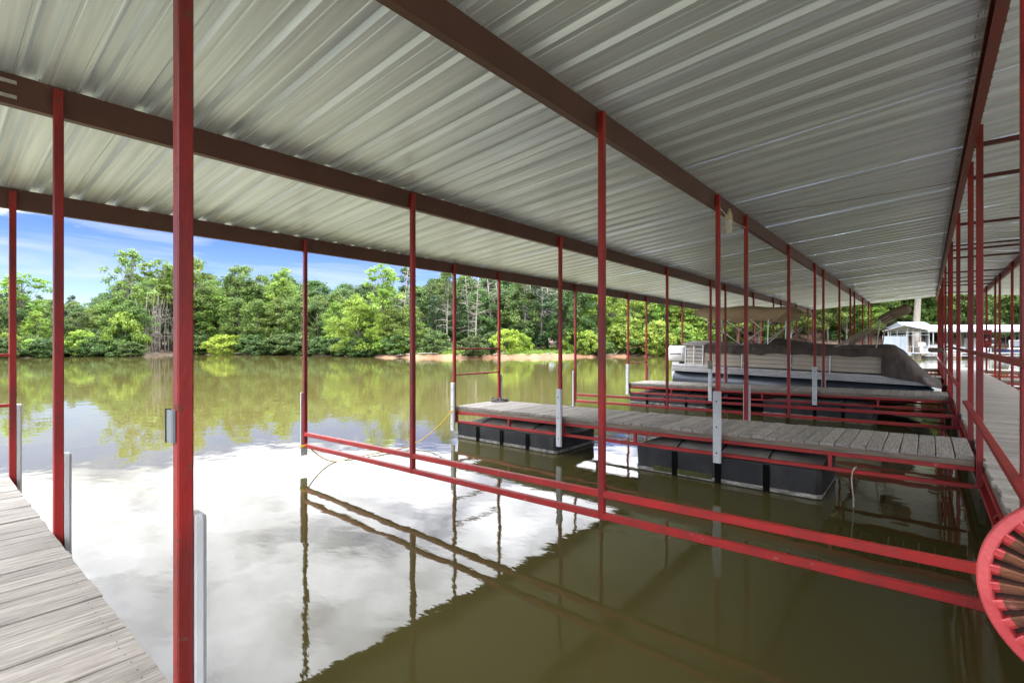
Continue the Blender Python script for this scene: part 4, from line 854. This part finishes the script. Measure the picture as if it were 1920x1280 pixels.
for i in range(70):
    u = RNG.uniform(-80, 1300)
    if 775 < u < 1075 and RNG.random() < .75 or 255 < u < 345 or 385 < u < 455: continue
    plant('bushD' if RNG.random() < .6 else 'bushG', u, sD(u) + RNG.uniform(.8, 4.5), hpx=RNG.uniform(20, 44))
for i in range(90):
    u = RNG.uniform(-100, 690)
    if 255 < u < 345 or 385 < u < 455: continue
    plant('bushD' if RNG.random() < .9 else 'bushG', u, sD(u) + RNG.uniform(-.2, 1.6), hpx=RNG.uniform(16, 36), wide=1.1)
for i in range(16): u = RNG.uniform(1080, 1340); plant('bushG', u, sD(u) + RNG.uniform(1, 5), hpx=RNG.uniform(36, 66), wide=.9)
for i in range(14): u = RNG.uniform(780, 1070); plant('bushG', u, sD(u) + RNG.uniform(4, 12), hpx=RNG.uniform(10, 24))
for i in range(26): u = RNG.uniform(1330, 2000); plant(['bushG', 'bushD'][i % 2], u, sD(u) + RNG.uniform(2, 26), hpx=RNG.uniform(16, 40))
# big bare trunk behind the white dock
x, y = uvD(1716, sD(1716) + .2)
mb = MB().tube([(x, y, gz(x, y) - .3), (x + .05, y, 3), (x + .25, y, 7), (x + .5, y + .1, 12), (x + .7, y, 16)], [.52, .46, .40, .34, .2], 12)
r = thing('big_tree', 'thick pale tree trunk rising behind the white dock', 'tree', (x, y, gz(x, y)))
obj('trunk', mb, M['barkp'], r, smooth=True); c = bpy.data.objects.new('crown', VAR['oakD'][0]); COL.objects.link(c); c.parent = r; c.location = (.5, 0, 6.5); c.scale = (1.3, 1.3, .9)
# driftwood and fallen logs along the waterline
for i in range(46):
    u = RNG.uniform(420, 600) if i < 20 else (RNG.uniform(130, 240) if i < 28 else (RNG.uniform(780, 860) if i < 38 else RNG.uniform(600, 1250)))
    D = sD(u) + (RNG.uniform(.2, 1.6) if not 28 <= i < 38 else RNG.uniform(5, 9)); x, y = uvD(u, D); z = gz(x, y) + .1; l = RNG.uniform(.7, 2.4); a = RNG.normal(0, .5) + YAW; zr_ = RNG.uniform(0, .5)
    mb = MB(); e = (x + l * math.cos(a), y + l * math.sin(a), z + zr_ * l * .6); mb.tube([(x - l * math.cos(a), y - l * math.sin(a), z - .08), (x, y, z + .05), e], [.07, .06, .02], 6)
    for _ in range(3): q = RNG.uniform(.2, .9); s = (x + q * l * math.cos(a), y + q * l * math.sin(a), z + q * zr_ * l * .6); mb.tube([s, (s[0] + RNG.normal(0, .4), s[1] + RNG.normal(0, .4), s[2] + RNG.uniform(.1, .6))], [.025, .008], 4)
    tag(obj('driftwood', mb, M['drift'], None), 'bleached driftwood branch lying on the far shore', 'driftwood', 'driftwood along the far shore')
def grass():
    n = 9000; us = RNG.uniform(735, 1090, n); cs = []
    for u in us:
        D = sD(u) + 1.5 + 11 * RNG.random() ** 1.4; x, y = uvD(u, D); cs.append((x, y, gz(x, y) + .12))
    me = leaf_mesh('grass', cs, [(.25, .25, .15)] * n, 2, .16, M['grassm'], RNG.random(n), flat=-.4, droop=2.0, aspect=.22)
    o = bpy.data.objects.new('grass', me); COL.objects.link(o); o['kind'] = 'stuff'; o['label'] = 'bright green grass strip behind the clay bank'; o['category'] = 'grass'
grass()
